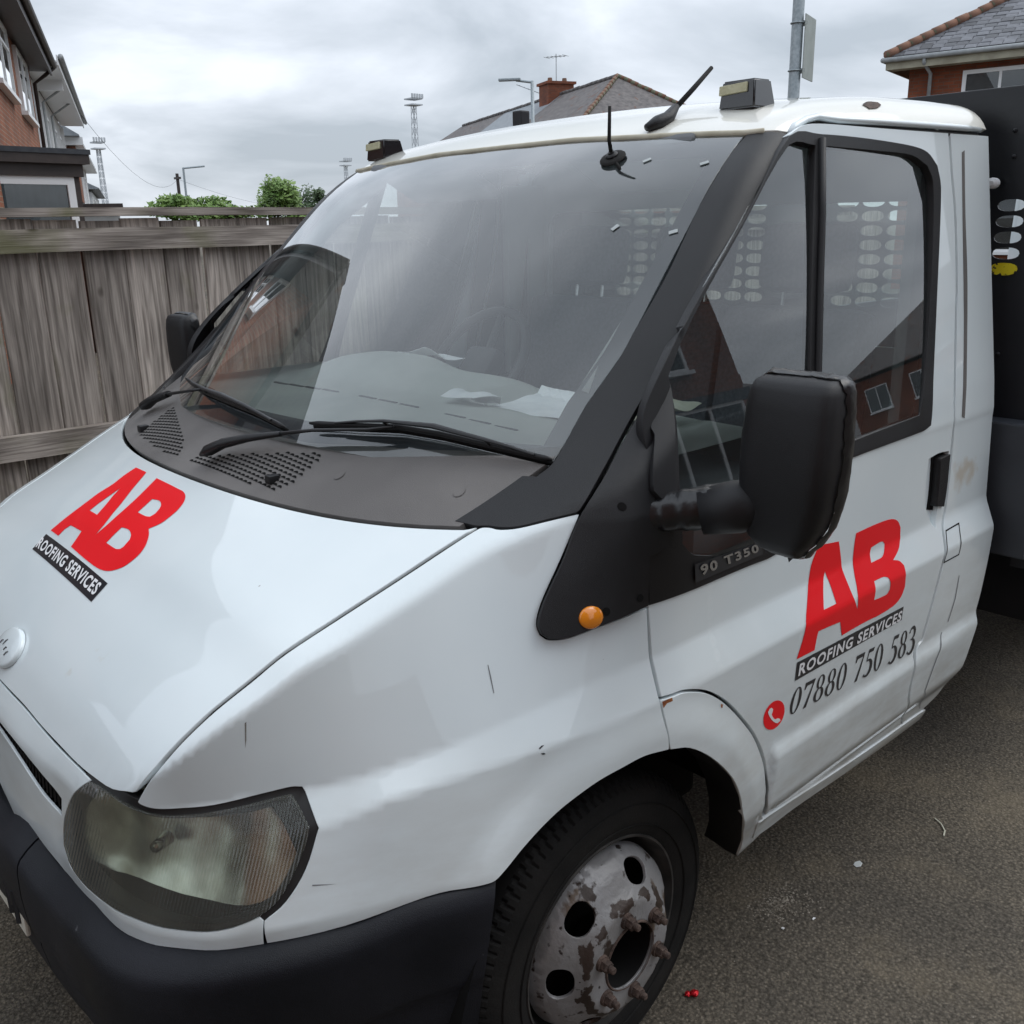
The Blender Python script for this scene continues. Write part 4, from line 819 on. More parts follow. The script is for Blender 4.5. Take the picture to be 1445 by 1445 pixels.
# ---- pillars (both sides) and mirror cheek
pill=panel('windscreen_pillar',T2('pillar'),'sph',F_tot,M['plastic'],TR,grid=.012,depth=.016,both=True,gap=.0008)
ck=T2('cheek')
cheek=panel('mirror_cheek_panel',ck,'side',F_tot,M['plastic'],TR,grid=.012,depth=.018,off=.003,both=True,ang=40)
for (a,b) in T['cheekholes']:
    decal('screw_hole',[[(a+.007*math.cos(t),b+.007*math.sin(t)) for t in np.linspace(0,2*np.pi,15)[:-1]]],'side',F_tot,M['gap'],cheek,.0042,smooth=1)
a,b=T['indicator'][0];ip=from_dom('side',[(a,b)],F_tot,.003)[0];inm=grad(F_tot,ip[None])[0]
qm=Vector(inm).to_track_quat('Z','Y').to_matrix().to_4x4();qm.translation=Vector(ip)
disc(MB(),qm,.0225,.0195,.006,dome=.0025).build('side_indicator',M['amber'],cheek,auto=60)
# black tube standing for the shade in the joint between pillar and door
pe=[tuple(p) for p in T['pillar_edge']]
for s in (1,-1): MB().tube([(x+.004,(y+.020)*s,z-.004) for x,y,z in pe],.010,6).build('pillar_gap_shade',M['gap'],TR)
# sail piece at the front of the door window
sailpx=T2('sail') if 'sail' in T else None
if sailpx: panel('mirror_sail',sailpx,'side',F_tot,M['plastic'],TR,grid=.012,off=.016,depth=.02,ang=50)
# model strip
bpq=T2('badgeplate');pp=decal('model_strip',[bpq],'side',F_side,M['blackvinyl'],door,.0075,smooth=1)
# ---- roof
rf=[tuple(p) for p in T['roof_front']];dr=[tuple(p) for p in T['drip']]
edge3=[(x,y,z) for x,y,z in dr[::-1]]+rf[1:]                       # rear near -> front near -> centre
near=[(1.478,-.838,1.925),(1.44,-.836,1.93)]+edge3
back=[(1.485,y,1.945) for y in (-.75,-.6,-.3,0,.3,.6,.75)]
ring=near+[(x,-y,z) for x,y,z in near[::-1]]+back[::-1]
rd=to_dom('cyl',np.array(ring))
roof=panel('roof',[tuple(p) for p in rd],'cyl',F_green,M['roofpaint'] if 'roofpaint' in M else M['paint'],TR,grid=.02,depth=.015,smooth=2,ang=30)
decal('rust_patch',[T['rustbig']],'cyl',F_green,M['rust'],roof,.0015,grid=.006)
for s in (1,-1):
    dp=[(x,y*s,z) for x,y,z in dr];dp=dp+[(1.44,-.837*s,1.93)]
    MB().tube([(x,y-.004*s,z-.002) for x,y,z in dp],[.006]+[.010]*(len(dp)-2)+[.008],8,squash=(1,.8)).build('drip_rail',M['paint'],roof,smooth=True)
    MB().tube([(x,y+.002*s,z-.018) for x,y,z in dp],.009,6).build('drip_channel',M['seal'],roof)
tp=[(x-.004,y,z-.003) for x,y,z in rf[1:]];tp=tp+[(x,-y,z) for x,y,z in tp[::-1]]
MB().tube(tp,.008,8).build('windscreen_top_seal',M['beige'] if 'beige' in M else M['interior_light'],roof,smooth=True)
# ---- cab back wall with window, floor
bw_out=[(y,z) for y,z in [(-.93,.5),(-.945,.9),(-.90,1.25),(-.82,1.88),(-.70,1.95),(0,1.985),(.70,1.95),(.82,1.88),(.90,1.25),(.945,.9),(.93,.5)]]
bw_hole=[(-.74,1.36),(-.72,1.76),(.72,1.76),(.74,1.36)]
def flat_panel(name,out,holes,f,mat,parent,thick,axis,grid=.2):
    D,Fc=cdt(densify(np.array(out,float),.2),[np.array(h,float) for h in holes],grid)
    V=[f(a,b,0) for a,b in D]+[f(a,b,thick) for a,b in D];n=len(D);bd=boundary(Fc)
    F=list(Fc)+[tuple(i+n for i in reversed(t)) for t in Fc]+[(b,a,a+n,b+n) for a,b in bd]
    o=mesh(name,V,F,mat,parent)
    bm=bmesh.new();bm.from_mesh(o.data);bmesh.ops.recalc_face_normals(bm,faces=bm.faces[:]);bm.to_mesh(o.data);bm.free();return o
hole_s=arc_smooth(np.array([(-.70,1.36),(-.74,1.40),(-.73,1.72),(-.69,1.76),(.69,1.76),(.73,1.72),(.74,1.40),(.70,1.36)]),3,100)
bw=flat_panel('cab_back_wall',bw_out,[hole_s],lambda a,b,t:(1.462+t,a,b),M['interior_light'],TR,.02,0)
flat_panel('rear_window_glass',hole_s,[],lambda a,b,t:(1.470+t,a,b),M['sideglass'],bw,.004,0)
MB().box((.42,-.90,.50),(1.46,.90,.53)).build('cab_floor',M['dark'],TR)
MB().box((-.02,-.62,.60),(.0,.62,1.2)).build('bulkhead',M['dark'],TR)
# inner door skins and roof lining
for s in (1,-1):
    P=from_dom('side',[(x,z) for x in np.linspace(.43,1.44,12) for z in (.5,.8,1.05,1.15)],F_side,-.06);P[:,1]*=s
    mesh('door_lining',P,[(i*4+j,i*4+j+1,i*4+j+5,i*4+j+4) for i in range(11) for j in range(3)],M['interior'],TR,True)
    MB().box((1.27,min(.75*s,.785*s),1.18),(1.46,max(.75*s,.785*s),1.86),.01).build('pillar_lining',M['interior_light'],TR,auto=40)
xs=np.linspace(.66,1.45,9);ys=np.linspace(-.70,.70,15);V=[(x,y,float(Zroof(np.array(x),np.array(y)))-.05-.02*(abs(y)/.7)**6) for x in xs for y in ys]
mesh('roof_lining',V,[(i*15+j,i*15+j+1,i*15+j+16,i*15+j+15) for i in range(8) for j in range(14)],M['interior_light'],TR,True)
for s in (1,-1): MB().tube([(.10,.735*s,1.40),(.30,.725*s,1.58),(.50,.70*s,1.76),(.66,.68*s,1.865)],.030,8).build('pillar_lining',M['interior_light'],TR,smooth=True)
# ---- dashboard
def dash_z(x,y):
    z=1.305+.01*math.cos(y*3)-.05*sstep(.50,.62,x)*1.0
    z+=.055*math.exp(-((y-.42)/.22)**4)*math.exp(-((x-.46)/.15)**4)      # instrument cowl
    z+=.022*math.exp(-((y-.05)/.20)**4)*math.exp(-((x-.42)/.14)**4)      # centre pod
    z-=.030*sstep(.02,.05,.30-abs(y+.42))*sstep(.0,.03,.13-abs(x-.40))  # tray
    return float(z)
nx,ny=40,80;xs=np.linspace(0,1,nx);V=[]
for y in np.linspace(-.86,.86,ny):
    x0=max(float(xgb(np.array(y)))+.03,-.3)
    for u in xs: x=x0+(.62-x0)*u;V.append((x,y,min(dash_z(x,y),1.27+ (x-x0)*1.0+.012) if u<.1 else dash_z(x,y)))
for i in range(ny):
    V.append((.64,V[i*nx+nx-1][1],1.18));
F=[(i*nx+j,i*nx+j+1,(i+1)*nx+j+1,(i+1)*nx+j) for i in range(ny-1) for j in range(nx-1)]+[(i*nx+nx-1,nx*ny+i,nx*ny+i+1,(i+1)*nx+nx-1) for i in range(ny-1)]
dash=mesh('dashboard',V,F,M['dash'],TR,True)
MB().box((.30,-.84,.70),(.62,.84,1.20),.04).build('dashboard_lower',M['interior'],dash,auto=40)
for k in range(12):
    y=-.50+k*.085
    if k in(3,7):continue
    z=dash_z(.13,y)+.001;MB().box((.128,y,z-.002),(.136,y+.07,z+.0012)).build('demister_slot',M['dark'],dash)
# steering wheel (right-hand drive: far side)
V=[];F=[];c=Vector((.80,.40,1.30));tilt=Matrix.Rotation(R(-52),4,'Y');n1,n2=40,8
for i in range(n1):
    a=2*math.pi*i/n1
    for j in range(n2):
        b=2*math.pi*j/n2;r_=.195+.016*math.cos(b);V.append(tilt@Vector((r_*math.cos(a),r_*math.sin(a),.016*math.sin(b)))+c)
for i in range(n1):
    for j in range(n2):F.append((i*n2+j,((i+1)%n1)*n2+j,((i+1)%n1)*n2+(j+1)%n2,i*n2+(j+1)%n2))
sw=mesh('steering_wheel',V,F,M['dark'],TR,True)
hb=MB();hb.box((-.06,-.07,-.05),(.06,.07,.01),.02,Matrix.Translation(c)@tilt)
for a in (0,2.2,-2.2): hb.tube([tilt@Vector((.03*math.cos(a),.03*math.sin(a),-.02))+c,tilt@Vector((.19*math.cos(a),.19*math.sin(a),0))+c],.012,6)
hb.build('steering_hub',M['dark'],sw,auto=40)
# seats
def seat(y0,w):
    s=MB().box((.95,y0-w/2,.80),(1.32,y0+w/2,.94),.05).build('seat',M['seat'],TR,auto=50)
    mt=Matrix.Translation((1.26,y0,.92))@Matrix.Rotation(R(9),4,'Y')
    MB().box((-.07,-w/2+.01,-.02),(.07,w/2-.01,.56),.05,mt).build('backrest',M['seat'],s,auto=50)
    MB().box((-.05,-.14,.60),(.05,.14,.80),.045,mt).build('headrest',M['seat'],s,auto=50)
    for q in (-.06,.06): MB().tube([mt@Vector((0,q,.54)),mt@Vector((0,q,.62))],.006,6).build('headrest_post',M['chrome'],s)
seat(.42,.5);seat(.0-.02,.36);seat(-.42,.48)
MB().tube([(1.38,.78,1.75),(1.33,.74,1.4),(1.20,.62,1.0)],.022,6,squash=(1,.12)).build('seat_belt',M['dark'],TR)
for y in (.40,-.40): MB().box((.56,y-.20,1.835),(.76,y+.20,1.86),.01,Matrix.Translation((.66,y,1.85))@Matrix.Rotation(R(28),4,'Y')@Matrix.Translation((-.66,-y,-1.85))).build('sun_visor',M['interior'],TR,auto=40)
# ---- decals
decal('door_lettering',T['door_AB'],'side',F_side,M['red'],door,.0009,grid=.008)
for o_ in ():pass
strip=decal('name_strip',[T['door_strip'][0]],'side',F_side,M['blackvinyl'],door,.0009,grid=.008,smooth=1)
sh=lambda G,k:[[np.c_[l[:,0]+0*l[:,1],l[:,1]] for l in g] for g in G]
G=group_loops(text_loops('ROOFING SERVICES',bold=.030,space=1.16))
lettering('name_letters',G,T['door_stext'][0],'side',F_side,M['whitevinyl'],strip,.0020,grid=.007)
hAB=decal('bonnet_lettering',T['hood_AB'],'top',F_low,M['red'],bonnet,.0009,grid=.008)
hs=decal('name_strip',[T['hood_strip'][0]],'top',F_low,M['blackvinyl'],bonnet,.0009,grid=.008,smooth=1)
lettering('name_letters',G,T['hood_stext'][0],'top',F_low,M['whitevinyl'],hs,.0024,grid=.007)
Gb=group_loops(text_loops('90 T350',bold=.032,space=1.2))
lettering('model_letters',Gb,T['badgetext'],'side',F_side,M['chrome'],pp,.0095,grid=.012)
# serif numerals drawn as outlines
def ell(cx,cy,rx,ry,n=28): return np.array([(cx+rx*math.cos(t),cy+ry*math.sin(t)) for t in np.linspace(0,2*np.pi,n+1)[:-1]])
def stroke(P,W):
    P=np.array(P,float);t=np.gradient(P,axis=0);nn=np.c_[-t[:,1],t[:,0]];nn/=np.linalg.norm(nn,axis=1,keepdims=True);W=np.array(W)[:,None]
    return np.vstack([P+nn*W,(P-nn*W)[::-1]])
def arcp(cx,cy,rx,ry,a0,a1,n=16): return [(cx+rx*math.cos(R(a)),cy+ry*math.sin(R(a))) for a in np.linspace(a0,a1,n)]
def wthick(n,lo,hi): return [lo+(hi-lo)*math.sin(math.pi*i/(n-1)) for i in range(n)]
DG={'0':[[ell(.27,.5,.25,.5),ell(.27,.5,.125,.455)]],
 '8':[[ell(.27,.745,.205,.255),ell(.27,.745,.10,.215)],[ell(.27,.27,.25,.27),ell(.27,.27,.125,.22)]],
 '7':[[np.array([(.03,1),(.52,1),(.52,.95),(.30,0),(.16,0),(.44,.86),(.13,.86),(.07,.74),(.03,.74)])]],
 '5':[[np.array([(.17,1),(.50,1),(.47,.87),(.20,.87),(.155,.62),(.10,.56)])],[stroke([(.12,.58)]+arcp(.20,.32,.24,.30,85,-110,18)+[(.04,.10)],[.02]+wthick(18,.03,.075)+[.055])]],
 '3':[[stroke([(.05,.80)]+arcp(.22,.76,.18,.21,150,-80,16),[.05]+wthick(16,.02,.06))],[stroke([(.17,.55)]+arcp(.22,.28,.23,.26,75,-120,18)+[(.04,.10)],[.02]+wthick(18,.03,.075)+[.055])]]}
gr_=[];xp=0
for chh in '07880 750 583':
    if chh==' ': xp+=.36;continue
    for g in DG[chh]: gr_.append([np.c_[l[:,0]+xp+.18*l[:,1],l[:,1]] for l in g])
    xp+=.60
wtot=xp+.14
gr_=[[np.c_[l[:,0]/wtot,l[:,1]] for l in g] for g in gr_]
k0=0
for chh in '07880750583':
    n_=len(DG[chh]);lettering('phone_digit',gr_[k0:k0+n_],T['door_num'][0],'side',F_side,M['blackvinyl'],door,.0010,grid=.012);k0+=n_
ph=decal('phone_symbol',[T['phone'][0]],'side',F_side,M['red'],door,.0009,smooth=1);decal('handset_symbol',[T['handset'][0]],'side',F_side,M['whitevinyl'],ph,.0016,grid=.006,smooth=2)
# ---- door handle: recess and pull
hd=T2('handle')
rc=panel('handle_recess',[tuple(p) for p in inset(arc_smooth(hpk,2),-.006)],'side',F_side,M['paint'],door,grid=.012,off=-.015,depth=.0,smooth=1)
panel('latch_recess',[tuple(p) for p in inset(arc_smooth(T2('handle_bar'),2),-.012)],'side',F_side,M['gap'],door,grid=.012,off=-.0125,depth=.002,smooth=1)
hp=T2('handle_bar');panel('door_handle',hp,'side',F_side,M['plastic'],door,grid=.012,off=.006,depth=.02,ang=50)
# ---- wheels
def wheel(x,yo,z,name='wheel'):
    s=-1
    w=tag(empty(name),None);w.parent=TR;w.location=(x,yo,z)
    ax=(0,0,0)
    # tyre profile (radius, y inward positive); flange plane at y=0 -> outer side negative
    P=[(.214,.012),(.219,-.004),(.232,-.012),(.262,-.018),(.296,-.014),(.318,-.003),(.329,.010)]
    tread=[(.3345,.018),(.338,.030),(.3395,.048),(.3335,.050),(.3335,.056),(.340,.058),(.3405,.085),(.3345,.087),(.3345,.094),(.3405,.096),(.3405,.124),(.3345,.126),(.3345,.133),(.340,.135),(.338,.165),(.330,.180)]
    P=P+tread+[(.318,.193),(.29,.200),(.25,.198),(.219,.190),(.21,.185)]
    n=380;V=[];F=[];m=len(P)
    for k in range(n):
        a=2*math.pi*k/n
        for i,(r,y) in enumerate(P):
            if 5<=i<=9 or i>=18 and i<=22:
                if (k+(1 if i in (7,8,20,21) else 0))%4==0: r-=.006 if i not in (5,22) else .0025
            elif 12<=i<=17 and (k+i//3*2)%4==0: r-=.005
            V.append((r*math.cos(a),y,r*math.sin(a)))
    for k in range(n):
        for i in range(m-1):F.append((k*m+i,k*m+i+1,((k+1)%n)*m+i+1,((k+1)%n)*m+i))
    ty=mesh('tyre',V,F,M['rubber'],w,True);ty.data.set_sharp_from_angle(angle=R(24))
    for rr in (.245,.290):lathe([(rr-.0015,-.0155 if rr<.27 else -.0165),(rr,-.0182 if rr<.27 else -.0183),(rr+.0015,-.0155 if rr<.27 else -.0162)],96,ax,'tyre_ring',M['rubber'],ty)
    rim=lathe([(.2175,.002),(.2205,-.004),(.2190,-.008),(.2150,-.007),(.2120,.004),(.2070,.018),(.2040,.035),(.1950,.060),(.1900,.10),(.1900,.17),(.21,.185)],120,ax,'rim',M['rimdark'] if 'rimdark' in M else M['rim'],w)
    # dished disc with hand holes
    def yd(r):
        return float(np.interp(r,[.06,.072,.112,.119,.127,.140,.165,.185,.195],[-.066,-.071,-.071,-.069,-.060,-.048,-.030,-.008,.030]))
    outer=[(.193*math.cos(t),.193*math.sin(t)) for t in np.linspace(0,2*np.pi,97)[:-1]]
    hole=[(.069*math.cos(t),.069*math.sin(t)) for t in np.linspace(0,2*np.pi,49)[:-1]]
    hh=[]
    for q in range(6):
        a0=R(130.5-62.5*q);pts=[]
        for t in np.linspace(0,2*np.pi,25)[:-1]:
            dr=.0215*math.copysign(abs(math.sin(t))**.8,math.sin(t));da=.215*math.copysign(abs(math.cos(t))**.8,math.cos(t));pts.append(((.158+dr)*math.cos(a0+da),(.158+dr)*math.sin(a0+da)))
        if q<6 and not (q==5 and False): hh.append(pts)
    D,Fc=cdt(outer,[hole]+hh,.0075);rr=np.hypot(D[:,0],D[:,1]);V3=np.c_[D[:,0],[yd(r) for r in rr],D[:,1]]
    e=.002;sl=np.array([(yd(r+e)-yd(r-e))/(2*e) for r in rr]);N=np.c_[D[:,0]/rr*sl,-np.ones(len(D)),D[:,1]/rr*sl];N/=np.linalg.norm(N,axis=1,keepdims=True)
    disc_=surf_mesh('wheel_disc',V3,Fc,N,M['rim'],w,.007)
    lathe([(.0685,-.074),(.071,-.0745),(.0735,-.0715)],60,ax,'hub_bore_lip',M['rust'],disc_)
    lathe([(.068,-.066),(.066,-.03),(.064,.02),(.050,.03),(.0,.032)],48,ax,'hub_bore',M['gap'],disc_)
    lathe([(.0,-.012),(.020,-.012),(.028,-.004),(.030,.03)],24,ax,'hub_cap',M['rust'],disc_)
    lathe([(.19,.03),(.0,.05)],40,ax,'brake_drum',M['gap'],w)
    for q in range(6):
        a=R(158-60*q);c=Vector((.09*math.cos(a),-.071,.09*math.sin(a)))
        mb=MB();mb.tube([c,c+Vector((0,-.006,0))],[.0165,.0155],20)
        mb.tube([c+Vector((0,-.006,0)),c+Vector((0,-.019,0)),c+Vector((0,-.021,0))],[.0128,.0128,.0105],6)
        mb.tube([c+Vector((0,-.021,0)),c+Vector((0,-.031,0)),c+Vector((0,-.033,0))],[.0072,.0072,.0055],10)
        mb.build('wheel_nut',M['rust'],disc_,auto=40)
    return w
wf=wheel(0,-.868,.3315)
def copy_tree(o,parent=None):
    c=o.copy();COL.objects.link(c);c.parent=parent if parent is not None else o.parent;c.matrix_parent_inverse=o.matrix_parent_inverse
    for ch in list(o.children): copy_tree(ch,c)
    return c
w2=copy_tree(wf);w2.location=(0,.868,.3315);w2.rotation_euler=(0,0,math.pi)
for y,rz in ((-.92,0),(.92,math.pi)):
    w3=copy_tree(wf);w3.location=(3.25,y,.3315);w3.rotation_euler=(0,0,rz)
# ---- wheel arch liners
for s in (1,-1):
    V=[];F=[];n=30
    for k in range(n+1):
        a=math.pi*(.10+.98*k/n);
        for y,r_ in ((-.945,.470),(-.90,.475),(-.66,.475),(-.655,.40)): V.append((.0+r_*math.cos(a)*.93-.01,y*s,.345+r_*math.sin(a)))
    for k in range(n):
        for j in range(3):F.append((k*4+j,k*4+j+1,(k+1)*4+j+1,(k+1)*4+j))
    mesh('wheel_arch_liner',V,F,M['gap'],TR,True)
    # rear lip of the arch in black plastic
    ar=[from_dom('side',[p],F_side,-.004)[0] for p in T['archrear']]
    mb=MB();V=[];F=[]
    for i,p in enumerate(ar):
        for dx,dy in ((0,.0),(.0,.03),(.02,.06),(.03,.09)): V.append((p[0]+dx*.2,(p[1]+dy)*s,p[2]+dx*.1))
    for i in range(len(ar)-1):
        for j in range(3):F.append((i*4+j,i*4+j+1,(i+1)*4+j+1,(i+1)*4+j))
    mesh('arch_flap',V,F,M['plastic'],TR,True)
    MB().box((-.70,-.60*s-.05,.30),(.6,-.60*s+.05,.60),.02).build('chassis_rail',M['gap'],TR)
MB().box((-.78,-.55,.32),(-.10,.55,.60),.03).build('engine_undertray',M['gap'],TR)
MB().box((-.66,-.60,.55),(-.1,.60,.85),.03).build('engine_block',M['gap'],TR)
# ---- door mirrors
def mirror_head(parent,s):
    # levels: z, y inboard, y outboard, x front depth, x back
    L=[(1.176,-1.125,-1.155,.02,.02),(1.179,-1.105,-1.178,.040,.03),(1.188,-1.082,-1.196,.055,.036),(1.205,-1.064,-1.212,.066,.042),(1.235,-1.050,-1.228,.076,.046),(1.28,-1.046,-1.240,.082,.05),(1.33,-1.045,-1.244,.084,.05),(1.38,-1.046,-1.246,.083,.05),(1.43,-1.051,-1.246,.079,.05),(1.460,-1.056,-1.244,.072,.047),(1.474,-1.062,-1.240,.060,.044),(1.481,-1.074,-1.230,.040,.035),(1.4825,-1.10,-1.20,.01,.01)]
    n=36;V=[];F=[]
    L=[(1.176+(z-1.176)*.975+.004,yi-.006,yo+.022 if yo<-1.19 else yo+.008,df*.62,db*.55) for z,yi,yo,df,db in L]
    for z,yi,yo,df,db in L:
        yc=(yi+yo)/2;hw=(yi-yo)/2
        for k in range(n):
            a=2*math.pi*k/n;ca,sa=math.cos(a),math.sin(a);e=.40
            y=yc+hw*math.copysign(abs(ca)**e,ca);xx=math.copysign(abs(sa)**(.50),sa);x=.155-(df*xx if xx>0 else db*xx)-.035*(y-yc)/.1*-.2
            V.append((x,y,z))
    for i in range(len(L)-1):
        for k in range(n):F.append((i*n+k,(i+1)*n+k,(i+1)*n+(k+1)%n,i*n+(k+1)%n))
    F.append(tuple(range(n)));F.append(tuple((len(L)-1)*n+k for k in range(n-1,-1,-1)))
    h=mesh('mirror_head',V,F,M['plastic'],parent,True)
    # tape band round the rim where cover meets the mirror
    rng=random.Random(3)
    for (x0,x1,off_) in ((.150,.183,.0022),):
        V=[];F=[];m=0;path=[]
        for i,(z,yi,yo,df,db) in enumerate(L[1:-1]): path.append((yo,z))
        tp=[(y,1.4795) for y in np.linspace(-1.195,-1.085,9)]
        path=[(y,zz_) for y,zz_ in ((-1.10,1.184),(-1.12,1.179),(-1.145,1.178),(-1.162,1.181))]+path+tp+[(L[i][1],L[i][0]) for i in (9,8)]
        P2=np.array(path);c=np.array([-1.137,1.33])
        d=P2-c;d/=np.linalg.norm(d,axis=1,keepdims=True)
        P2=densify(P2,.012)[:-1];d=P2-c;d/=np.linalg.norm(d,axis=1,keepdims=True)
        for i,(p,q) in enumerate(zip(P2,d)):
            w=rng.uniform(-.0014,.0014);jag=rng.uniform(-.004,.005)
            for t in np.linspace(0,1,5):
                o_=.003+w*math.sin(t*6+i)+(.004*math.sin(math.pi*t))
                V.append((x0+jag*(1-t)+(x1-x0)*t,p[0]+q[0]*o_,p[1]+q[1]*o_))
        for i in range(len(P2)-1):
            for j in range(4):F.append((i*5+j,(i+1)*5+j,(i+1)*5+j+1,i*5+j+1))
        tb=mesh('mirror_tape',V,F,M['tape'],h,True)
        # torn ends hanging below
        for (yy,ll) in ((-1.105,.012),(-1.150,.017)):
            mesh('tape_end',[(x0-.004,yy-.010,1.186),(x0-.004,yy+.010,1.186),(x0-.006,yy+.002,1.186-ll),(x0+.002,yy-.010,1.186),(x0+.002,yy+.010,1.186),(x0-.003,yy+.003,1.186-ll)],[(0,1,2),(3,5,4),(0,2,5,3),(1,4,5,2),(0,3,4,1)],M['tape'],h)
    MB().box((.174,-1.200,1.245),(.180,-1.066,1.45),.003).build('mirror_glass',M['chrome'],h,auto=40)
    # arm
    A=[(.03,-.875,1.225),(.045,-.91,1.226),(.075,-.96,1.232),(.11,-1.01,1.243),(.14,-1.06,1.255)]
    arm=MB().tube([A[0],A[1],(.052,-.925,1.227)],[.040,.037,.034],18).build('mirror_arm',M['plastic_grey2'] if 'plastic_grey2' in M else M['plastic'],parent,auto=40)
    P=[];rad=[]
    for t in np.linspace(0,1,34):
        a=Vector(A[1]).lerp(Vector(A[-1]),t);P.append(a);rad.append(.0345+.0008*math.sin(t*31)+.006*t+rng.uniform(-.0006,.0006))
    mb=MB();mb.tube(P[2:],rad[2:],26);
    mb.V=[Vector(v)+Vector((rng.uniform(-.0007,.0007),rng.uniform(-.0007,.0007),rng.uniform(-.0006,.0006)+.0016*math.sin(v[0]*150+v[2]*170+v[1]*90))) for v in mb.V]
    mb.build('arm_tape',M['tape'],arm,smooth=True)
    MB().tube([(.095,-1.0,1.238),(.13,-1.05,1.25),(.15,-1.09,1.26)],[.040,.046,.040],20).build('mirror_knuckle',M['plastic'],arm,smooth=True)
    # foot of the arm on the cheek
    MB().tube([(.02,-.868,1.222),(.03,-.878,1.224)],[.048,.043],20).build('arm_foot',M['plastic'],arm,auto=40)
    return [h,arm]+list(h.children)+list(arm.children)
mh=mirror_head(TR,-1)
fm=mirror_head(TR,1)
for o in fm:
    o.data.transform(Matrix.Scale(-1,4,(0,1,0)));o.data.flip_normals()
for o in [fm[0]]+list(fm[0].children):
    for v in o.data.vertices: v.co=(.165+(v.co.x-.16)*.8,1.05+(v.co.y-1.05)*.80,1.466+(v.co.z-1.48)*.82)
# ---- wipers
def wiper(base,arm,blade,side):
    w=MB();P=[Vector(p) for p in base]
    w.tube([P[0]+Vector((0,0,-.018)),P[0].lerp(P[1],.35)+Vector((0,0,-.012)),P[1]+Vector((0,0,-.004))]+P[2:],[.008,.021,.018]+[.014,.009][:len(P)-2],12,squash=(1,.62))
    o=w.build('wiper_arm',M['plastic'],TR,auto=50)
    a=[Vector(p) for p in arm];MB().tube([P[-1]]+a[1:],[.0075,.006,.005,.005][:len(a)],8,squash=(1,.6)).build('wiper_rod',M['plastic'],o,smooth=True)
    b=[Vector(p) for p in blade]
    # resample blade
    L=[];
    for i in range(len(b)-1):
        for k in range(5): L.append(b[i].lerp(b[i+1],k/5))
    L.append(b[-1]);n=len(L)
    bl=MB().tube(L,[.0022]+[.0045]*(n-2)+[.0022],6,squash=(.8,1.3)).build('wiper_blade',M['plastic'],o,smooth=True)
    nrm=Vector((-.64,0,.77))
    br=MB();c=[L[int(n*t)] for t in (.12,.3,.5,.7,.88)]
    br.tube([c[0]+nrm*.004,c[0].lerp(c[1],.5)+nrm*.012,c[1]+nrm*.016,c[2]+nrm*.022,c[3]+nrm*.016,c[3].lerp(c[4],.5)+nrm*.012,c[4]+nrm*.004],[.004,.0045,.006,.009,.006,.0045,.004],8,squash=(1,.6))
    for q in (c[1],c[3]): br.tube([q-nrm*.001,q+nrm*.014],.004,6)
    br.build('blade_bridge',M['plastic'],bl,auto=50)
    MB().tube([p-nrm*.013 for p in L],[.0016]*n,4,squash=(.6,3)).build('blade_rubber',M['gap'],bl,smooth=True)
wiper(T['wiper_arm_base'],T['wiper_arm'],T['wiper_blade'],0)
wiper(T['wiper2_base'],T['wiper2_arm'],T['wiper2_blade'],1)
# ---- roof aerial, glass aerial, beacons
def on_roof(x,y): return float(from_dom('top',[(x,y)],F_green)[0][2])
ap=T['aerial'][0];az=ap[2];ax_,ay_=ap[0],ap[1]
ab=MB().tube([(ax_-.035,ay_+.012,az-.004),(ax_-.008,ay_+.002,az+.006),(ax_+.026,ay_,az+.018),(ax_+.055,ay_,az+.045)],[.010,.021,.019,.010],12,squash=(1,.8)).build('aerial_base',M['plastic'],TR,smooth=True)
MB().tube([(ax_+.045,ay_,az+.035),(ax_+.115,ay_-.0,az+.085),(ax_+.185,ay_,az+.137)],[.0065,.0062,.005],8).build('aerial_rod',M['rubber'],ab,smooth=True)
gc=Vector(T['antenna_disc'][0]);gn_=Vector(grad(F_green,np.array([gc]))[0]);qm=gn_.to_track_quat('Z','Y').to_matrix().to_4x4();qm.translation=gc
ga=disc(MB(),qm,.030,.030,.006,dome=.001).build('glass_aerial',M['rubber'],TR,auto=40)
disc(MB(),qm@Matrix.Translation((0,0,.006)),.014,.014,.008).build('aerial_boss',M['plastic'],ga,auto=40)
MB().tube([gc+gn_*.014,gc+gn_*.020+Vector((-.004,0,.02)),gc+gn_*.018+Vector((-.004,.0,.092))],[.0045,.0042,.0036],8).build('aerial_stub',M['rubber'],ga,smooth=True)
MB().tube([gc+gn_*.01,gc+gn_*.004+Vector((-.02,-.045,-.035))],[.0028,.0045],8).build('aerial_tail',M['rubber'],ga,smooth=True)
for (x,y,z) in T['stickers']:
    g_=Vector(grad(F_green,np.array([(x,y,z)]))[0]);q=g_.to_track_quat('Z','Y').to_matrix().to_4x4();q.translation=Vector((x,y,z));q=q@Matrix.Rotation(random.uniform(.3,1.3),4,'Z')
    MB().box((-.009,-.0045,-.0004),(.009,.0045,.0005),0,q).build('sticker',M['sticker'],ws_)
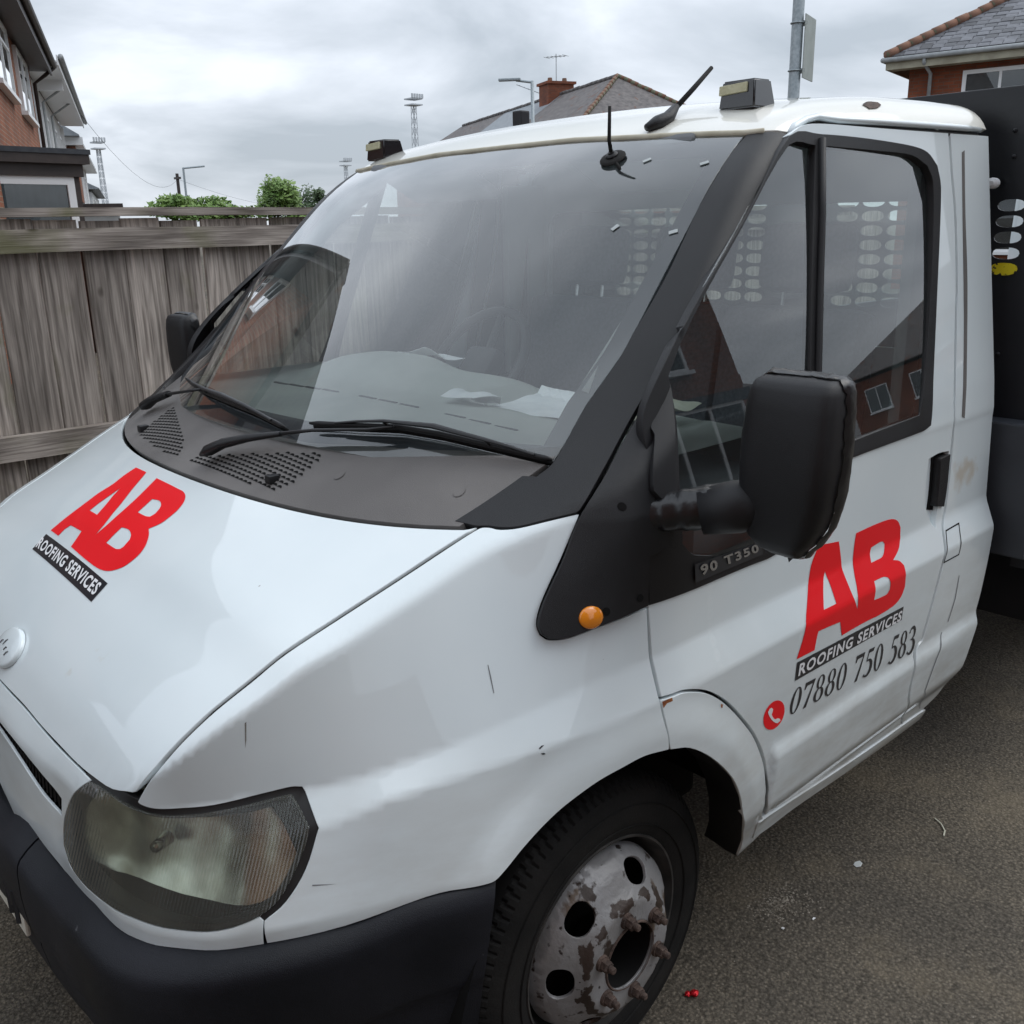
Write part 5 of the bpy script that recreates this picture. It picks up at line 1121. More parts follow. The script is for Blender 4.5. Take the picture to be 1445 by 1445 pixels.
def beacon(y,x0=.725,dz=-.003):
    z=on_roof(x0+.04,y)+dz-.004
    V=[];w_=.048
    a=[(0,-w_,0),(.088,-w_,0),(.088,w_,0),(0,w_,0)];t=[(.006,-w_+.005,.060),(.074,-w_+.008,.062),(.074,w_-.008,.062),(.006,w_-.005,.060)]
    V=[(x0+p[0],y+p[1],z+p[2]) for p in a+t];F=[(3,2,1,0),(4,5,6,7),(0,1,5,4),(1,2,6,5),(2,3,7,6),(3,0,4,7)]
    bm=bmesh.new();vs=[bm.verts.new(v) for v in V];[bm.faces.new([vs[i] for i in f]) for f in F];bmesh.ops.recalc_face_normals(bm,faces=bm.faces[:]);bmesh.ops.bevel(bm,geom=bm.edges[:],offset=.004,segments=3,affect='EDGES');me=bpy.data.meshes.new('roof_beacon');bm.to_mesh(me);bm.free()
    o=link('roof_beacon',me,M['gloss'] if 'gloss' in M else M['plastic'],TR);me.polygons.foreach_set('use_smooth',[True]*len(me.polygons));me.set_sharp_from_angle(angle=R(40))
    st=MB().box((-.003,-.036,-.010),(.0035,.036,.010),.0012,Matrix.Translation((x0+.002,y+.010,z+.042))@Matrix.Rotation(R(8),4,'Y')@Matrix.Rotation(R(-3),4,'X')).build('reflector_strip',M['oldstrip'] if 'oldstrip' in M else M['cream'],o)
beacon(-.60);beacon(.70,.66,-.008)
# ---- headboard and load bed
hbm=M['steel'];X0=1.585
ovals=[]
def oval(cy,cz,w=.0355,h=.0155): return [(cy+w*math.copysign(abs(math.cos(t))**.85,math.cos(t)),cz+h*math.copysign(abs(math.sin(t))**.85,math.sin(t))) for t in np.linspace(0,2*np.pi,17)[:-1]]
rows=[1.765-.0413*k for k in range(8)]
yellow=None
for ci,cy in enumerate((-.888,-.66,-.579,-.498,-.417,-.10,-.019,.062,.143,.224,.305,.386,.467,.66,.741)):
    for r_ in rows[:(4 if ci==0 else 8)]: ovals.append(oval(cy,r_-(.022 if ci==0 else 0)))
hb=flat_panel('headboard',[(-1.06,.86),(-1.06,2.035),(1.06,2.035),(1.06,.86)],[np.array(o) for o in ovals],lambda a,b,t:(X0+t,a,b),hbm,TR,.004,0)
hb.data.set_sharp_from_angle(angle=R(30))
fr=[('post',(X0+.004,-1.06,.75),(X0+.06,-1.0,2.04)),('post',(X0+.004,1.0,.75),(X0+.06,1.06,2.04)),('rail',(X0+.004,-1.0,1.99),(X0+.06,1.0,2.04)),('rail',(X0+.004,-1.0,.86),(X0+.06,1.0,.92))]
for nm,a,b in fr: MB().box(a,b,.003).build('headboard_'+nm,hbm,hb)
yo=MB();yo.add([(X0-.003,p[0],p[1]) for p in oval(-.888,1.578,.036,.0165)]+[(X0-.001,p[0],p[1]) for p in oval(-.888,1.578,.036,.0165)],[tuple(range(15,-1,-1))]+[(i,(i+1)%16,16+(i+1)%16,16+i) for i in range(16)]);yo.build('yellow_reflector',M['yellow'] if 'yellow' in M else M['amber'],hb)
for (yy,zz) in ((-.875,1.93),(-.88,1.865),(-.90,1.35)): disc(MB(),Matrix.Translation((X0,yy,zz))@Matrix.Rotation(R(-90),4,'Y'),.006,.006,.004,12,.001).build('rivet',hbm,hb)
disc(MB(),Matrix.Translation((X0-.02,-.845,1.80))@Matrix.Rotation(R(-90),4,'Y'),.014,.016,.02,14,.003).build('white_cap',M['paper'],hb,auto=40)
for yy in (1.03,.85): MB().box((X0+.0,yy-.025,2.03),(X0+.05,yy+.025,2.155),.006).build('headboard_bracket',hbm,hb) if yy>1 else None
bed=MB().box((1.60,-1.05,.80),(4.9,1.05,.86),.004).build('load_bed',hbm,TR)
for s in (1,-1): MB().box((1.66,1.03*s-.015,.86),(4.9,1.03*s+.015,1.22),.004).build('drop_side',hbm,bed)
MB().box((4.88,-1.05,.86),(4.91,1.05,1.22),.004).build('tailboard',hbm,bed)
MB().box((1.515,-1.06,.80),(1.60,1.02,1.175),.006).build('front_locker',M['steelblue'] if 'steelblue' in M else hbm,bed)
MB().box((1.46,-.45,.45),(5.0,-.35,.80),.005).build('chassis_rail',M['gap'],TR);MB().box((1.46,.35,.45),(5.0,.45,.80),.005).build('chassis_rail',M['gap'],TR)
MB().box((1.95,-1.0,.45),(2.5,-.55,.80),.01).build('side_toolbox',hbm,TR)
MB().box((2.75,-1.05,.60),(3.75,-.70,.74),.02).build('mudguard',M['plastic'],TR)
# ---- loose things in the cab
def crumple(name,poly,z,mat,label,cat,amp=.006,grid=.02,seed=1):
    D,Fc=cdt(densify(np.array(poly,float),grid),[],grid);rng=random.Random(seed);from mathutils import noise
    V=[(x,y,max(dash_z(x,y),z)+.008+amp*(1+noise.noise(Vector((x*14,y*14,seed))))) for x,y in D];n=len(V)
    F=list(Fc)+[tuple(i+n for i in reversed(f)) for f in Fc]+[(b,a,a+n,b+n) for a,b in boundary(Fc)]
    return tag(mesh(name,V+[(x,y,zz-.0012) for x,y,zz in V],F,mat),label,cat)
crumple('paper_sheet',[(.285,-.22),(.60,-.16),(.62,-.42),(.36,-.50)],1.27,M['paper'],'large white sheet of paper lying on the near side of the dashboard','paper')
crumple('crumpled_paper',[(.20,-.16),(.27,-.14),(.33,-.22),(.27,-.30),(.22,-.26)],1.29,M['paper'],'small crumpled scrap of paper on the middle of the dashboard','paper',.014,.012,5)
crumple('plastic_sleeve',[(.40,-.47),(.60,-.44),(.62,-.58),(.44,-.60)],1.28,M['paper'],'creased pale plastic sleeve between the paper sheet and the glove','document sleeve',.012,.014,9)
crumple('work_glove',[(.26,-.55),(.34,-.52),(.50,-.60),(.50,-.70),(.38,-.70),(.28,-.66)],1.305,M['cream'],'cream work glove bunched up in the near corner of the dashboard','glove',.020,.012,12)
crumple('receipt',[(.52,.30),(.60,.22),(.615,.42),(.56,.50)],1.33,M['paper'],'white receipts lying behind the steering wheel on the instrument cowl','paper',.012,.014,17)

te=MB();te.tube([(-.78,-.40,.34),(-.80,-.40,.30),(-.81,-.385,.27),(-.80,-.365,.255),(-.785,-.35,.27),(-.785,-.345,.30)],.009,8);te.build('towing_eye',M['rustspot'],TR,smooth=True)
# ================================================================ ground
def ground_material():
    m=bpy.data.materials.new('worn_tarmac');m.use_nodes=True;t=m.node_tree;b=t.nodes['Principled BSDF'];L=t.links.new
    b.inputs['Roughness'].default_value=.88;b.inputs['Specular IOR Level'].default_value=.3
    tcn=t.nodes.new('ShaderNodeTexCoord')
    def N_(scale,detail=4,rough=.5):
        n=t.nodes.new('ShaderNodeTexNoise');n.inputs['Scale'].default_value=scale;n.inputs['Detail'].default_value=detail;n.inputs['Roughness'].default_value=rough;L(tcn.outputs['Object'],n.inputs['Vector']);return n.outputs[0]
    def ramp(src,stops):
        r=t.nodes.new('ShaderNodeValToRGB');L(src,r.inputs[0]);e=r.color_ramp.elements
        e[0].position,e[0].color=stops[0][0],(*stops[0][1],1);e[1].position,e[1].color=stops[-1][0],(*stops[-1][1],1)
        for p,c in stops[1:-1]: q=e.new(p);q.color=(*c,1)
        return r.outputs[0]
    def mix(f,a,b_,mode='MIX'):
        m_=t.nodes.new('ShaderNodeMix');m_.data_type='RGBA';m_.blend_type=mode
        if isinstance(f,float): m_.inputs[0].default_value=f
        else: L(f,m_.inputs[0])
        L(a,m_.inputs[6])
        if isinstance(b_,tuple): m_.inputs[7].default_value=(*b_,1)
        else: L(b_,m_.inputs[7])
        return m_.outputs[2]
    grain=ramp(N_(135,4,.75),[(.32,(.054,.048,.040)),(.5,(.122,.110,.092)),(.66,(.218,.198,.165))])
    v=t.nodes.new('ShaderNodeTexVoronoi');v.inputs['Scale'].default_value=105;L(tcn.outputs['Object'],v.inputs['Vector'])
    chips=ramp(v.outputs['Distance'],[(.0,(1.5,1.45,1.4)),(.35,(1,1,1)),(.8,(.6,.6,.6))])
    c=mix(1.0,grain,chips,'MULTIPLY')
    big=ramp(N_(.9,5,.6),[(.35,(.62,.62,.64)),(.62,(1.22,1.16,1.06))]);c=mix(1.0,c,big,'MULTIPLY')
    # silt and grit washed into faint drifts
    s_=t.nodes.new('ShaderNodeMapRange');s_.inputs[1].default_value=.52;s_.inputs[2].default_value=.70;s_.inputs[4].default_value=.5;L(N_(1.7,9,.68),s_.inputs[0])
    c=mix(s_.outputs[0],c,(.25,.205,.14))
    s2=t.nodes.new('ShaderNodeMapRange');s2.inputs[1].default_value=.72;s2.inputs[2].default_value=.76;s2.inputs[4].default_value=.8;L(N_(46,4,.6),s2.inputs[0])
    c=mix(s2.outputs[0],c,(.38,.35,.30))
    L(c,b.inputs['Base Color'])
    ad=t.nodes.new('ShaderNodeMath');ad.operation='ADD';L(N_(190,3,.7),ad.inputs[0]);L(v.outputs['Distance'],ad.inputs[1])
    bp=t.nodes.new('ShaderNodeBump');bp.inputs['Strength'].default_value=.9;bp.inputs['Distance'].default_value=.004;L(ad.outputs[0],bp.inputs['Height']);L(bp.outputs[0],b.inputs['Normal'])
    return m
M['ground']=ground_material()
g=mesh('ground',[(-600,-600,0),(600,-600,0),(600,600,0),(-600,600,0)],[(0,1,2,3)],M['ground']);tag(g,kind='structure')
g.data.transform(Matrix.Identity(4))
# ================================================================ fence
M['wood']=wood_material('weathered_fence_timber')
YF=2.31
fence=tag(empty('board_fence',(-4.2,YF,0)),'weathered grey board fence running along the far side of the truck','fence')
bm=bmesh.new();bmesh.ops.create_cube(bm,size=1)
for v in bm.verts: v.co=Vector((v.co.x*.1695,v.co.y*.018,v.co.z*1.76+.90))
bmesh.ops.bevel(bm,geom=[e for e in bm.edges if abs(e.verts[0].co.z-e.verts[1].co.z)>1],offset=.003,segments=1,affect='EDGES');bme=bpy.data.meshes.new('fence_board');bm.to_mesh(bme);bm.free();bme.materials.append(M['wood'])
rng=random.Random(11)
off0=(at_off:=(.012))
for k in range(66):
    o=bpy.data.objects.new('fence_board',bme);COL.objects.link(o);o.parent=fence;o.location=(k*.1755+off0,rng.uniform(-.006,.006),rng.uniform(-.008,.006));o.rotation_euler=(0,rng.uniform(-.004,.004),rng.uniform(-.012,.012));o.scale=(rng.uniform(.992,1.004),1,1)
def long_piece(name,x0,x1,y0,y1,z0,z1):
    V=[];n=max(2,int((x1-x0)/.35))
    for i in range(n+1):
        x=x0+(x1-x0)*i/n;dz=rng.uniform(-.003,.003)
        for y,z in ((y0,z0),(y1,z0),(y1,z1),(y0,z1)): V.append((x,y+rng.uniform(-.001,.001),z+dz))
    F=[(i*4+j,i*4+(j+1)%4,(i+1)*4+(j+1)%4,(i+1)*4+j) for i in range(n) for j in range(4)]+[(3,2,1,0),tuple(n*4+j for j in range(4))]
    return mesh(name,V,F,M['woodrail'],fence)
def rail_mat():
    m=M['wood'].copy();m.name='weathered_rail_timber'
    for n in m.node_tree.nodes:
        if n.type=='MAPPING': 
            s=n.inputs['Scale'].default_value;n.inputs['Scale'].default_value=(s[2],s[1],s[0])
        if n.type=='MAP_RANGE' and abs(n.inputs[4].default_value-.55)<.01: n.inputs[1].default_value=.50;n.inputs[2].default_value=.68
    return m
M['woodrail']=rail_mat()
for x0 in (0,3.6,7.2):
    long_piece('fence_rail',x0+.003,x0+3.597,-.058,-.012,1.655,1.745);long_piece('fence_rail',x0+.003,x0+3.597,-.058,-.012,.835,.935)
    long_piece('fence_rail',x0+.003,x0+3.597,-.058,-.012,.15,.24);long_piece('fence_cap',x0+.002,x0+3.598,-.045,.05,1.792,1.826)
# ================================================================ houses
M['brick_a']=brick_material('orange_brick_wall',(.30,.105,.055),(.22,.085,.05),(.27,.24,.20))
M['brick_b']=brick_material('red_brick_wall',(.26,.075,.035),(.17,.055,.03),(.13,.10,.08))
M['render']=material('white_render',(.62,.63,.64),(.70,.71,.71),rough=.9,scale=2.5,stretch=(1,1,.3),spots=[((.45,.46,.47),3,.66)])
M['cream_render']=material('cream_render',(.42,.38,.31),(.50,.46,.38),rough=.9,scale=2)
M['upvc']=material('white_window_plastic',(.78,.79,.80),rough=.35)
M['brown']=material('brown_painted_timber',(.028,.020,.018),(.045,.032,.028),rough=.5,scale=6)
M['felt']=material('dark_roof_felt',(.035,.04,.05),(.05,.056,.065),rough=.8,scale=9)
M['gutter']=material('grey_gutter',(.30,.32,.33),(.38,.40,.41),rough=.5,scale=9)
M['soffit']=material('old_soffit_board',(.30,.28,.21),(.42,.40,.31),rough=.8,scale=4)
M['tiles']=material('old_roof_tiles',(.10,.092,.092),(.17,.155,.15),rough=.85,scale=5,bump=.6,bscale=14,spots=[((.14,.075,.055),2.2,.62)])
M['slate_pale']=material('pale_slates',(.20,.22,.24),(.27,.29,.31),rough=.7,scale=5,bump=.5,bscale=18)
M['ridge']=material('terracotta_ridge',(.22,.105,.065),(.15,.10,.075),rough=.85,scale=3,spots=[((.14,.14,.09),4,.55)])
M['curtain']=material('grey_net_curtain',(.34,.36,.34),(.55,.57,.54),rough=.9,scale=14,stretch=(1,1,.05),ramp=(.4,.6))
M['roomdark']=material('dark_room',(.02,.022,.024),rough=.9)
def slate_material():
    m=material('grey_slates',(.085,.088,.10),(.13,.135,.15),rough=.6,scale=6,bump=.4,bscale=30,spots=[((.20,.19,.16),9,.68)])
    t=m.node_tree;b=t.nodes['Principled BSDF'];L=t.links.new;src=b.inputs['Base Color'].links[0].from_socket
    oi=t.nodes.new('ShaderNodeObjectInfo');hv=t.nodes.new('ShaderNodeHueSaturation');mr=t.nodes.new('ShaderNodeMapRange');mr.inputs[3].default_value=.6;mr.inputs[4].default_value=1.5
    L(oi.outputs['Random'],mr.inputs[0]);L(mr.outputs[0],hv.inputs['Value']);L(src,hv.inputs['Color']);L(hv.outputs[0],b.inputs['Base Color']);return m
M['slate']=slate_material()
def frame_mat(P0,ex,ey):
    return Matrix(((ex[0],ey[0],0,P0[0]),(ex[1],ey[1],0,P0[1]),(0,0,1,0),(0,0,0,1)))
def place(name,P0,ex,ey,label,cat,group=None):
    o=bpy.data.objects.new(name,None);COL.objects.link(o);o.matrix_world=frame_mat(P0,ex,ey);tag(o,label,cat,group);return o
def window_at(parent,x0,x1,z0,z1,yw=0,mull=(),trans=(),mat='upvc',curtain=True,sill=True,fw=.055):
    f=MB();a,b=yw-.065,yw+.01
    f.box((x0,a,z0),(x0+fw,b,z1)).box((x1-fw,a,z0),(x1,b,z1)).box((x0+fw,a,z0),(x1-fw,b,z0+fw)).box((x0+fw,a,z1-fw),(x1-fw,b,z1))
    xs=[x0+fw]+[q for m_ in mull for q in (m_-.03,m_+.03)]+[x1-fw]
    for m_ in mull: f.box((m_-.03,a+.004,z0+fw),(m_+.03,b-.004,z1-fw))
    for t_ in trans: f.box((x0+fw,a+.006,t_-.025),(x1-fw,b-.006,t_+.025))
    w=f.build('window',M[mat],parent)
    for i in range(0,len(xs),2): MB().box((xs[i],yw-.042,z0+fw),(xs[i+1],yw-.036,z1-fw)).build('pane',M['houseglass'],w)
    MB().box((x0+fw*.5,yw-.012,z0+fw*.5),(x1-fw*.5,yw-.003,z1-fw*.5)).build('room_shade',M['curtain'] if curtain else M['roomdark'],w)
    if sill: MB().box((x0-.06,yw-.12,z0-.07),(x1+.06,yw-.002,z0)).build('sill',M[mat],w)
    return w
def hip_roof(parent,x0,x1,y0,y1,ze,tanp,mat,hip0=True,hip1=True,oh=.4,name='roof'):
    a,b,c,d=x0-oh,x1+oh,y0-oh,y1+oh;w=(d-c)/2;zr=ze+w*tanp;r0=a+(w if hip0 else 0);r1=b-(w if hip1 else 0);t=.05
    V=[(a,c,ze),(b,c,ze),(b,d,ze),(a,d,ze),(r0,(c+d)/2,zr),(r1,(c+d)/2,zr),(a,c,ze-t),(b,c,ze-t),(b,d,ze-t),(a,d,ze-t)]
    F=[(0,1,5,4),(2,3,4,5),(3,0,4),(1,2,5),(9,8,7,6),(0,6,7,1),(1,7,8,2),(2,8,9,3),(3,9,6,0)]
    return mesh(name,V,F,M[mat],parent),(r0,r1,(c+d)/2,zr,a,b,c,d)
def wall_box(parent,x0,x1,y0,y1,z,mat,name='wall'): return MB().box((x0,y0,0),(x1,y1,z)).build(name,M[mat],parent)
def tile_line(parent,p,q,n,rad,mat,name,seed=1):
    p=Vector(p);q=Vector(q);r=random.Random(seed);me=None;d=(q-p)/n
    for i in range(n):
        if me is None:
            mb=MB();mb.tube([Vector((0,0,0)),d*.98],[rad,rad*.92],8);me_o=mb.build(name,M[mat],parent,smooth=True);me=me_o.data;me_o.location=p;continue
        o=bpy.data.objects.new(name,me);COL.objects.link(o);o.parent=parent;o.location=p+d*i+Vector((0,0,r.uniform(-.012,.012)))
D1=(.372,.928);ND=(-.928,.372)
PA=(4.65-.928*.45,15.6+.372*.45)
# ---- brick house on the left
ha=place('brick_house',PA,D1,ND,'orange brick house at the left edge with dark brown eaves and a flat-roofed bay','house')
wall_box(ha,-9.2,6.03,0,8,5.15,'brick_a')
rA,ri=hip_roof(ha,-9.2,6.03,0,8,5.30,.75,'tiles',False,False,.42)
MB().box((-9.6,-.40,5.10),(6.05,.0,5.14)).build('soffit',M['brown'],ha)
MB().box((-9.6,-.44,5.02),(6.02,-.40,5.26)).build('fascia_board',M['brown'],ha)
MB().tube([(-9.6,-.50,5.22),(6.05,-.50,5.22)],.062,8).build('gutter',M['brown'],ha,smooth=True)
MB().tube([(5.98,-.50,5.18),(5.98,-.30,5.02),(5.98,-.07,4.85),(5.98,-.07,.3)],.038,8).build('downpipe',M['brown'],ha,smooth=True)
rr_=random.Random(4)
for i in range(77): 
    x=-9.6+i*.2015
    if i==0: tm=MB().box((0,-.02,-.02),(.17,.40,.025)).build('eaves_tile',M['tiles'],ha);tm.location=(x,-.46,5.30);tm.rotation_euler=(R(36),0,0)
    else:
        o=bpy.data.objects.new('eaves_tile',tm.data);COL.objects.link(o);o.parent=ha;o.location=(x,-.46+rr_.uniform(-.02,.02),5.30+rr_.uniform(-.01,.02));o.rotation_euler=(R(36)+rr_.uniform(-.05,.05),0,0)
window_at(ha,2.35,4.65,3.92,5.02,0,(3.5,),(),curtain=True);window_at(ha,-1.6,.95,3.94,5.02,0,(-.3,),(4.7,));window_at(ha,-6.2,-3.9,3.9,5.0,0,(-5,))
# flat roofed bay with brown fascia
Vb=[];e1=Vector((-.987,-.16,0));D3=Vector((D1[0],D1[1],0));c0=Vector((4.23,13.18,0))
bay=place('flat_roof_bay',(c0.x,c0.y),(e1.x*-1,e1.y*-1),(-.16*-1,.987),'single-storey bay with flat felt roof, brown fascia and net-curtained window','bay window')
bay.matrix_world=frame_mat((c0.x,c0.y),(.987,.16),(-.16,.987))
wall_box(bay,-2.6,-.02,.04,3.6,1.9,'brick_a');MB().box((-2.75,-.22,2.83),(.12,3.8,2.90)).build('roof',M['felt'],bay)
MB().box((-2.75,-.20,2.70),(.10,3.8,2.83)).build('fascia_board',M['brown'],bay);MB().box((-2.72,-.10,2.53),(.04,3.7,2.70)).build('fascia_board',M['brown'],bay)
window_at(bay,-2.55,-.10,1.75,2.53,.0,(),(),sill=False,fw=.11);MB().box((-.10,-.03,0),(.0,.10,2.53)).build('corner_post',M['brown'],bay)
MB().box((.0,.10,1.75),(.05,.30,2.53)).build('side_frame',M['upvc'],bay);MB().box((.02,.30,1.85),(.03,1.9,2.45)).build('pane',M['houseglass'],bay);MB().box((.0,.3,2.45),(.05,3.6,2.53)).build('side_frame',M['upvc'],bay);MB().box((-.4,.3,1.8),(-.1,3.4,2.5)).build('room_shade',M['curtain'],bay)
MB().box((.0,1.9,1.75),(.05,2.0,2.45)).build('side_frame',M['upvc'],bay)
# ---- white rendered house
hbq=place('white_house',PA,D1,ND,'white rendered house beyond the brick one, with deep white eaves','house')
wall_box(hbq,6.07,19.8,.15,8,5.3,'render');hip_roof(hbq,6.07,19.8,.15,8,5.52,.70,'tiles',False,False,.30)
MB().box((6.3,-.55,5.34),(20.2,.15,5.37)).build('soffit',M['upvc'],hbq);MB().box((6.3,-.58,5.28),(20.2,-.55,5.48)).build('fascia_board',M['upvc'],hbq);MB().tube([(6.4,-.64,5.46),(20.3,-.64,5.46)],.06,8).build('gutter',M['gutter'],hbq,smooth=True)
MB().box((9.0,-.5,5.1),(9.15,.15,5.34)).build('soffit_bracket',M['upvc'],hbq)
for s0 in (8.6,11.5,14.6,17.0): window_at(hbq,s0,s0+.9,3.3,4.75,.15,(),(),curtain=True)
for xx in (10.6,13.8): MB().tube([(xx,-.5,5.4),(xx,.08,5.0),(xx,.08,.2)],.035,6).build('downpipe',M['gutter'],hbq)
for k in range(5): MB().box((19.2,.05,2.5+k*.0),(19.25,.15,5.2)).build('trim',M['upvc'],hbq) if k==0 else None
# ---- further terrace
hc=place('far_terrace',PA,D1,ND,'far grey-roofed house with dark porch at the end of the left-hand row','house')
wall_box(hc,25,46,.3,8,5.2,'render');hip_roof(hc,25,46,.3,8,5.45,.62,'slate_pale',False,False,.55)
MB().box((25,-.30,5.2),(46.5,.3,5.24)).build('soffit',M['upvc'],hc);MB().box((24.9,-.35,5.1),(25.0,8.5,5.4)).build('bargeboard',M['upvc'],hc)
MB().box((25.5,-.02,3.0),(27.6,.3,5.1)).build('brick_pier',M['brick_a'],hc);MB().box((26,-1.5,2.6),(34,.3,2.95)).build('porch_roof',M['brown'],hc);MB().box((26.5,-1.3,0),(33.5,.3,2.6)).build('porch',M['render'],hc)
for s0 in (30,35,40): window_at(hc,s0,s0+1.6,3.2,4.7,.3,(s0+.8,))
hd_=place('distant_house',PA,D1,ND,'distant pale house whose low roof just shows above the fence behind the far terrace','house')
wall_box(hd_,52,70,.3,8,4.4,'render');hip_roof(hd_,52,70,.3,8,4.6,.5,'slate_pale',False,True,.5);window_at(hd_,55,57,2.6,4.0,.3,(56,))
# ---- house with hipped roof behind the cab
A0=Vector((34,28.9,0));pm=(A0.x-.928*0,A0.y)
hm=place('hip_roofed_house',(A0.x,A0.y),D1,ND,'brick house with a long hipped slate roof and orange hip tiles seen above the cab','house')
wall_box(hm,-3.6,26,-3.6,3.6,5.2,'brick_b')
rm,rinf=hip_roof(hm,-3.6,26,-3.6,3.6,5.3,.675,'tiles',True,True,.4,'roof')
MB().box((-4.05,-4.05,5.1),(26.4,-4.0,5.28)).build('gutter',M['gutter'],hm)
# paler relaid strip of slates on the left-hand slope: the slope that faces us on the left
def slope_pt(x,u,side):  # u 0 eave .. 1 ridge
    c=4.0;return (x,side*c*(1-u),5.3+2.7*u+.012)
V=[slope_pt(5.5,.0,1),slope_pt(13.5,.0,1),slope_pt(13.5,.985,1),slope_pt(5.5,.985,1)]
for side in(-1,1):
    q=[slope_pt(x,u,side) for x,u in ((6.0,0),(14,0),(14,.985),(6.0,.985))];mesh('relaid_slates',q+[(a,b,c-.01) for a,b,c in q],[(0,1,2,3),(7,6,5,4)],M['slate_pale'],rm)
tile_line(rm,(-4.0,-4.0,5.34),(0,0,8.04),18,.10,'ridge','hip_tile',1);tile_line(rm,(-4.0,4.0,5.34),(0,0,8.04),18,.10,'ridge','hip_tile',2);tile_line(rm,(0,0,8.04),(22,0,8.04),44,.09,'tiles','ridge_tile',3)
ch=MB().box((6.2,-.7,7.0),(7.4,.7,8.5)).build('chimney',M['brick_b'],rm);MB().box((6.1,-.8,8.5),(7.5,.8,8.62)).build('chimney_cap',M['brick_b'],ch)
for yy in (-.45,.35): MB().tube([(6.8,yy,8.62),(6.8,yy,8.85)],[.14,.11],10).build('chimney_pot',M['ridge'],ch)
ae=tag(empty('tv_aerial',(0,0,0)),'thin television aerial on the chimney of the hip-roofed house','aerial');ae.matrix_world=hm.matrix_world@Matrix.Translation((6.8,0,8.62))
MB().tube([(0,0,0),(0,0,1.35)],.022,6).build('mast',M['gutter'],ae);MB().tube([(-.5,-.35,1.2),(.5,.35,1.25)],.018,5).build('boom',M['gutter'],ae)
for k in range(6): t_=-.45+.18*k;MB().tube([(t_-.18,.7*t_+.25,1.22),(t_+.18,.7*t_-.25,1.22)],.012,4).build('element',M['gutter'],ae)
ae2=tag(empty('aerial_bracket',(0,0,0)),'small side aerial poking left from the same chimney','aerial');ae2.matrix_world=hm.matrix_world@Matrix.Translation((7.4,.7,8.2))
MB().tube([(0,0,0),(.6,1.0,.45)],.02,5).build('boom',M['gutter'],ae2)
for k in range(4): MB().tube([(.15+.12*k-.2,.25+.2*k+.1,.12+.09*k),(.15+.12*k+.2,.25+.2*k-.1,.12+.09*k)],.012,4).build('element',M['gutter'],ae2)
# ---- brick house on the right
er=Vector((.2,-.98,0)).normalized();dr_=Vector((.98,.2,0)).normalized();W0=(22.62,9.777)
hr=place('slate_roofed_house',W0,er,dr_,'red brick house with grey slate roof and white windows at the top right','house')
wall_box(hr,0,12,0,8,5.12,'brick_b')
TP=.60;rh,rhi=hip_roof(hr,0,12,0,8,5.30,TP,'felt',True,True,.45)
MB().box((-.42,-.42,5.06),(12.4,.0,5.11)).build('soffit',M['soffit'],hr);MB().box((-.44,-.44,5.05),(12.4,-.40,5.26)).build('fascia_board',M['soffit'],hr);MB().box((-.44,-.40,5.05),(-.40,8.4,5.26)).build('fascia_board',M['soffit'],hr)
MB().tube([(-.52,-.50,5.26),(12.4,-.50,5.26)],.055,8).build('gutter',M['gutter'],hr,smooth=True);MB().tube([(-.50,-.52,5.26),(-.50,8.4,5.26)],.055,8).build('gutter',M['gutter'],hr,smooth=True)
MB().tube([(.42,-.48,5.22),(.42,-.45,5.12),(.50,-.10,4.92),(.50,-.08,.2)],.042,8).build('downpipe',M['gutter'],hr,smooth=True)
w_=window_at(hr,1.2,3.4,3.5,4.92,0,(2.0,2.75),(4.45,),curtain=False,fw=.085);window_at(hr,5.5,8.5,3.3,4.9,0,(6.5,7.5),curtain=False);window_at(hr,1.2,3.6,.9,2.5,0,(2.0,2.8),curtain=False)
tile_line(rh,(-.45,-.45,5.36),(3.98,3.98,5.36+4.45*TP-.02),22,.11,'ridge','hip_tile',5);tile_line(rh,(4,4,8.0),(8,4,8.0),9,.11,'ridge','ridge_tile',6)
# slates laid one by one on the slope facing us (past these the roof sheet carries on)
sl_len=math.hypot(1,TP);ang=math.atan(TP);me_s=None;cnt=0;rs=random.Random(9)
rowh=.20/sl_len
for r_ in range(17):
    y=-.45+r_*rowh+.0;z=5.315+(y+.45)*TP
    x=-.45+(y+.45)+ (0 if r_%2 else .13)
    while x<5.2 and cnt<298:
        if me_s is None:
            o=MB().box((0,0,0),(.252,.30,.010)).build('slate',M['slate'],rh);me_s=o.data
        else:
            o=bpy.data.objects.new('slate',me_s);COL.objects.link(o);o.parent=rh
        o.location=(x,y+rs.uniform(-.008,.008),z+.012+rs.uniform(0,.008));o.rotation_euler=(ang-.03+rs.uniform(-.01,.01),rs.uniform(-.01,.01),rs.uniform(-.008,.008));x+=.262;cnt+=1
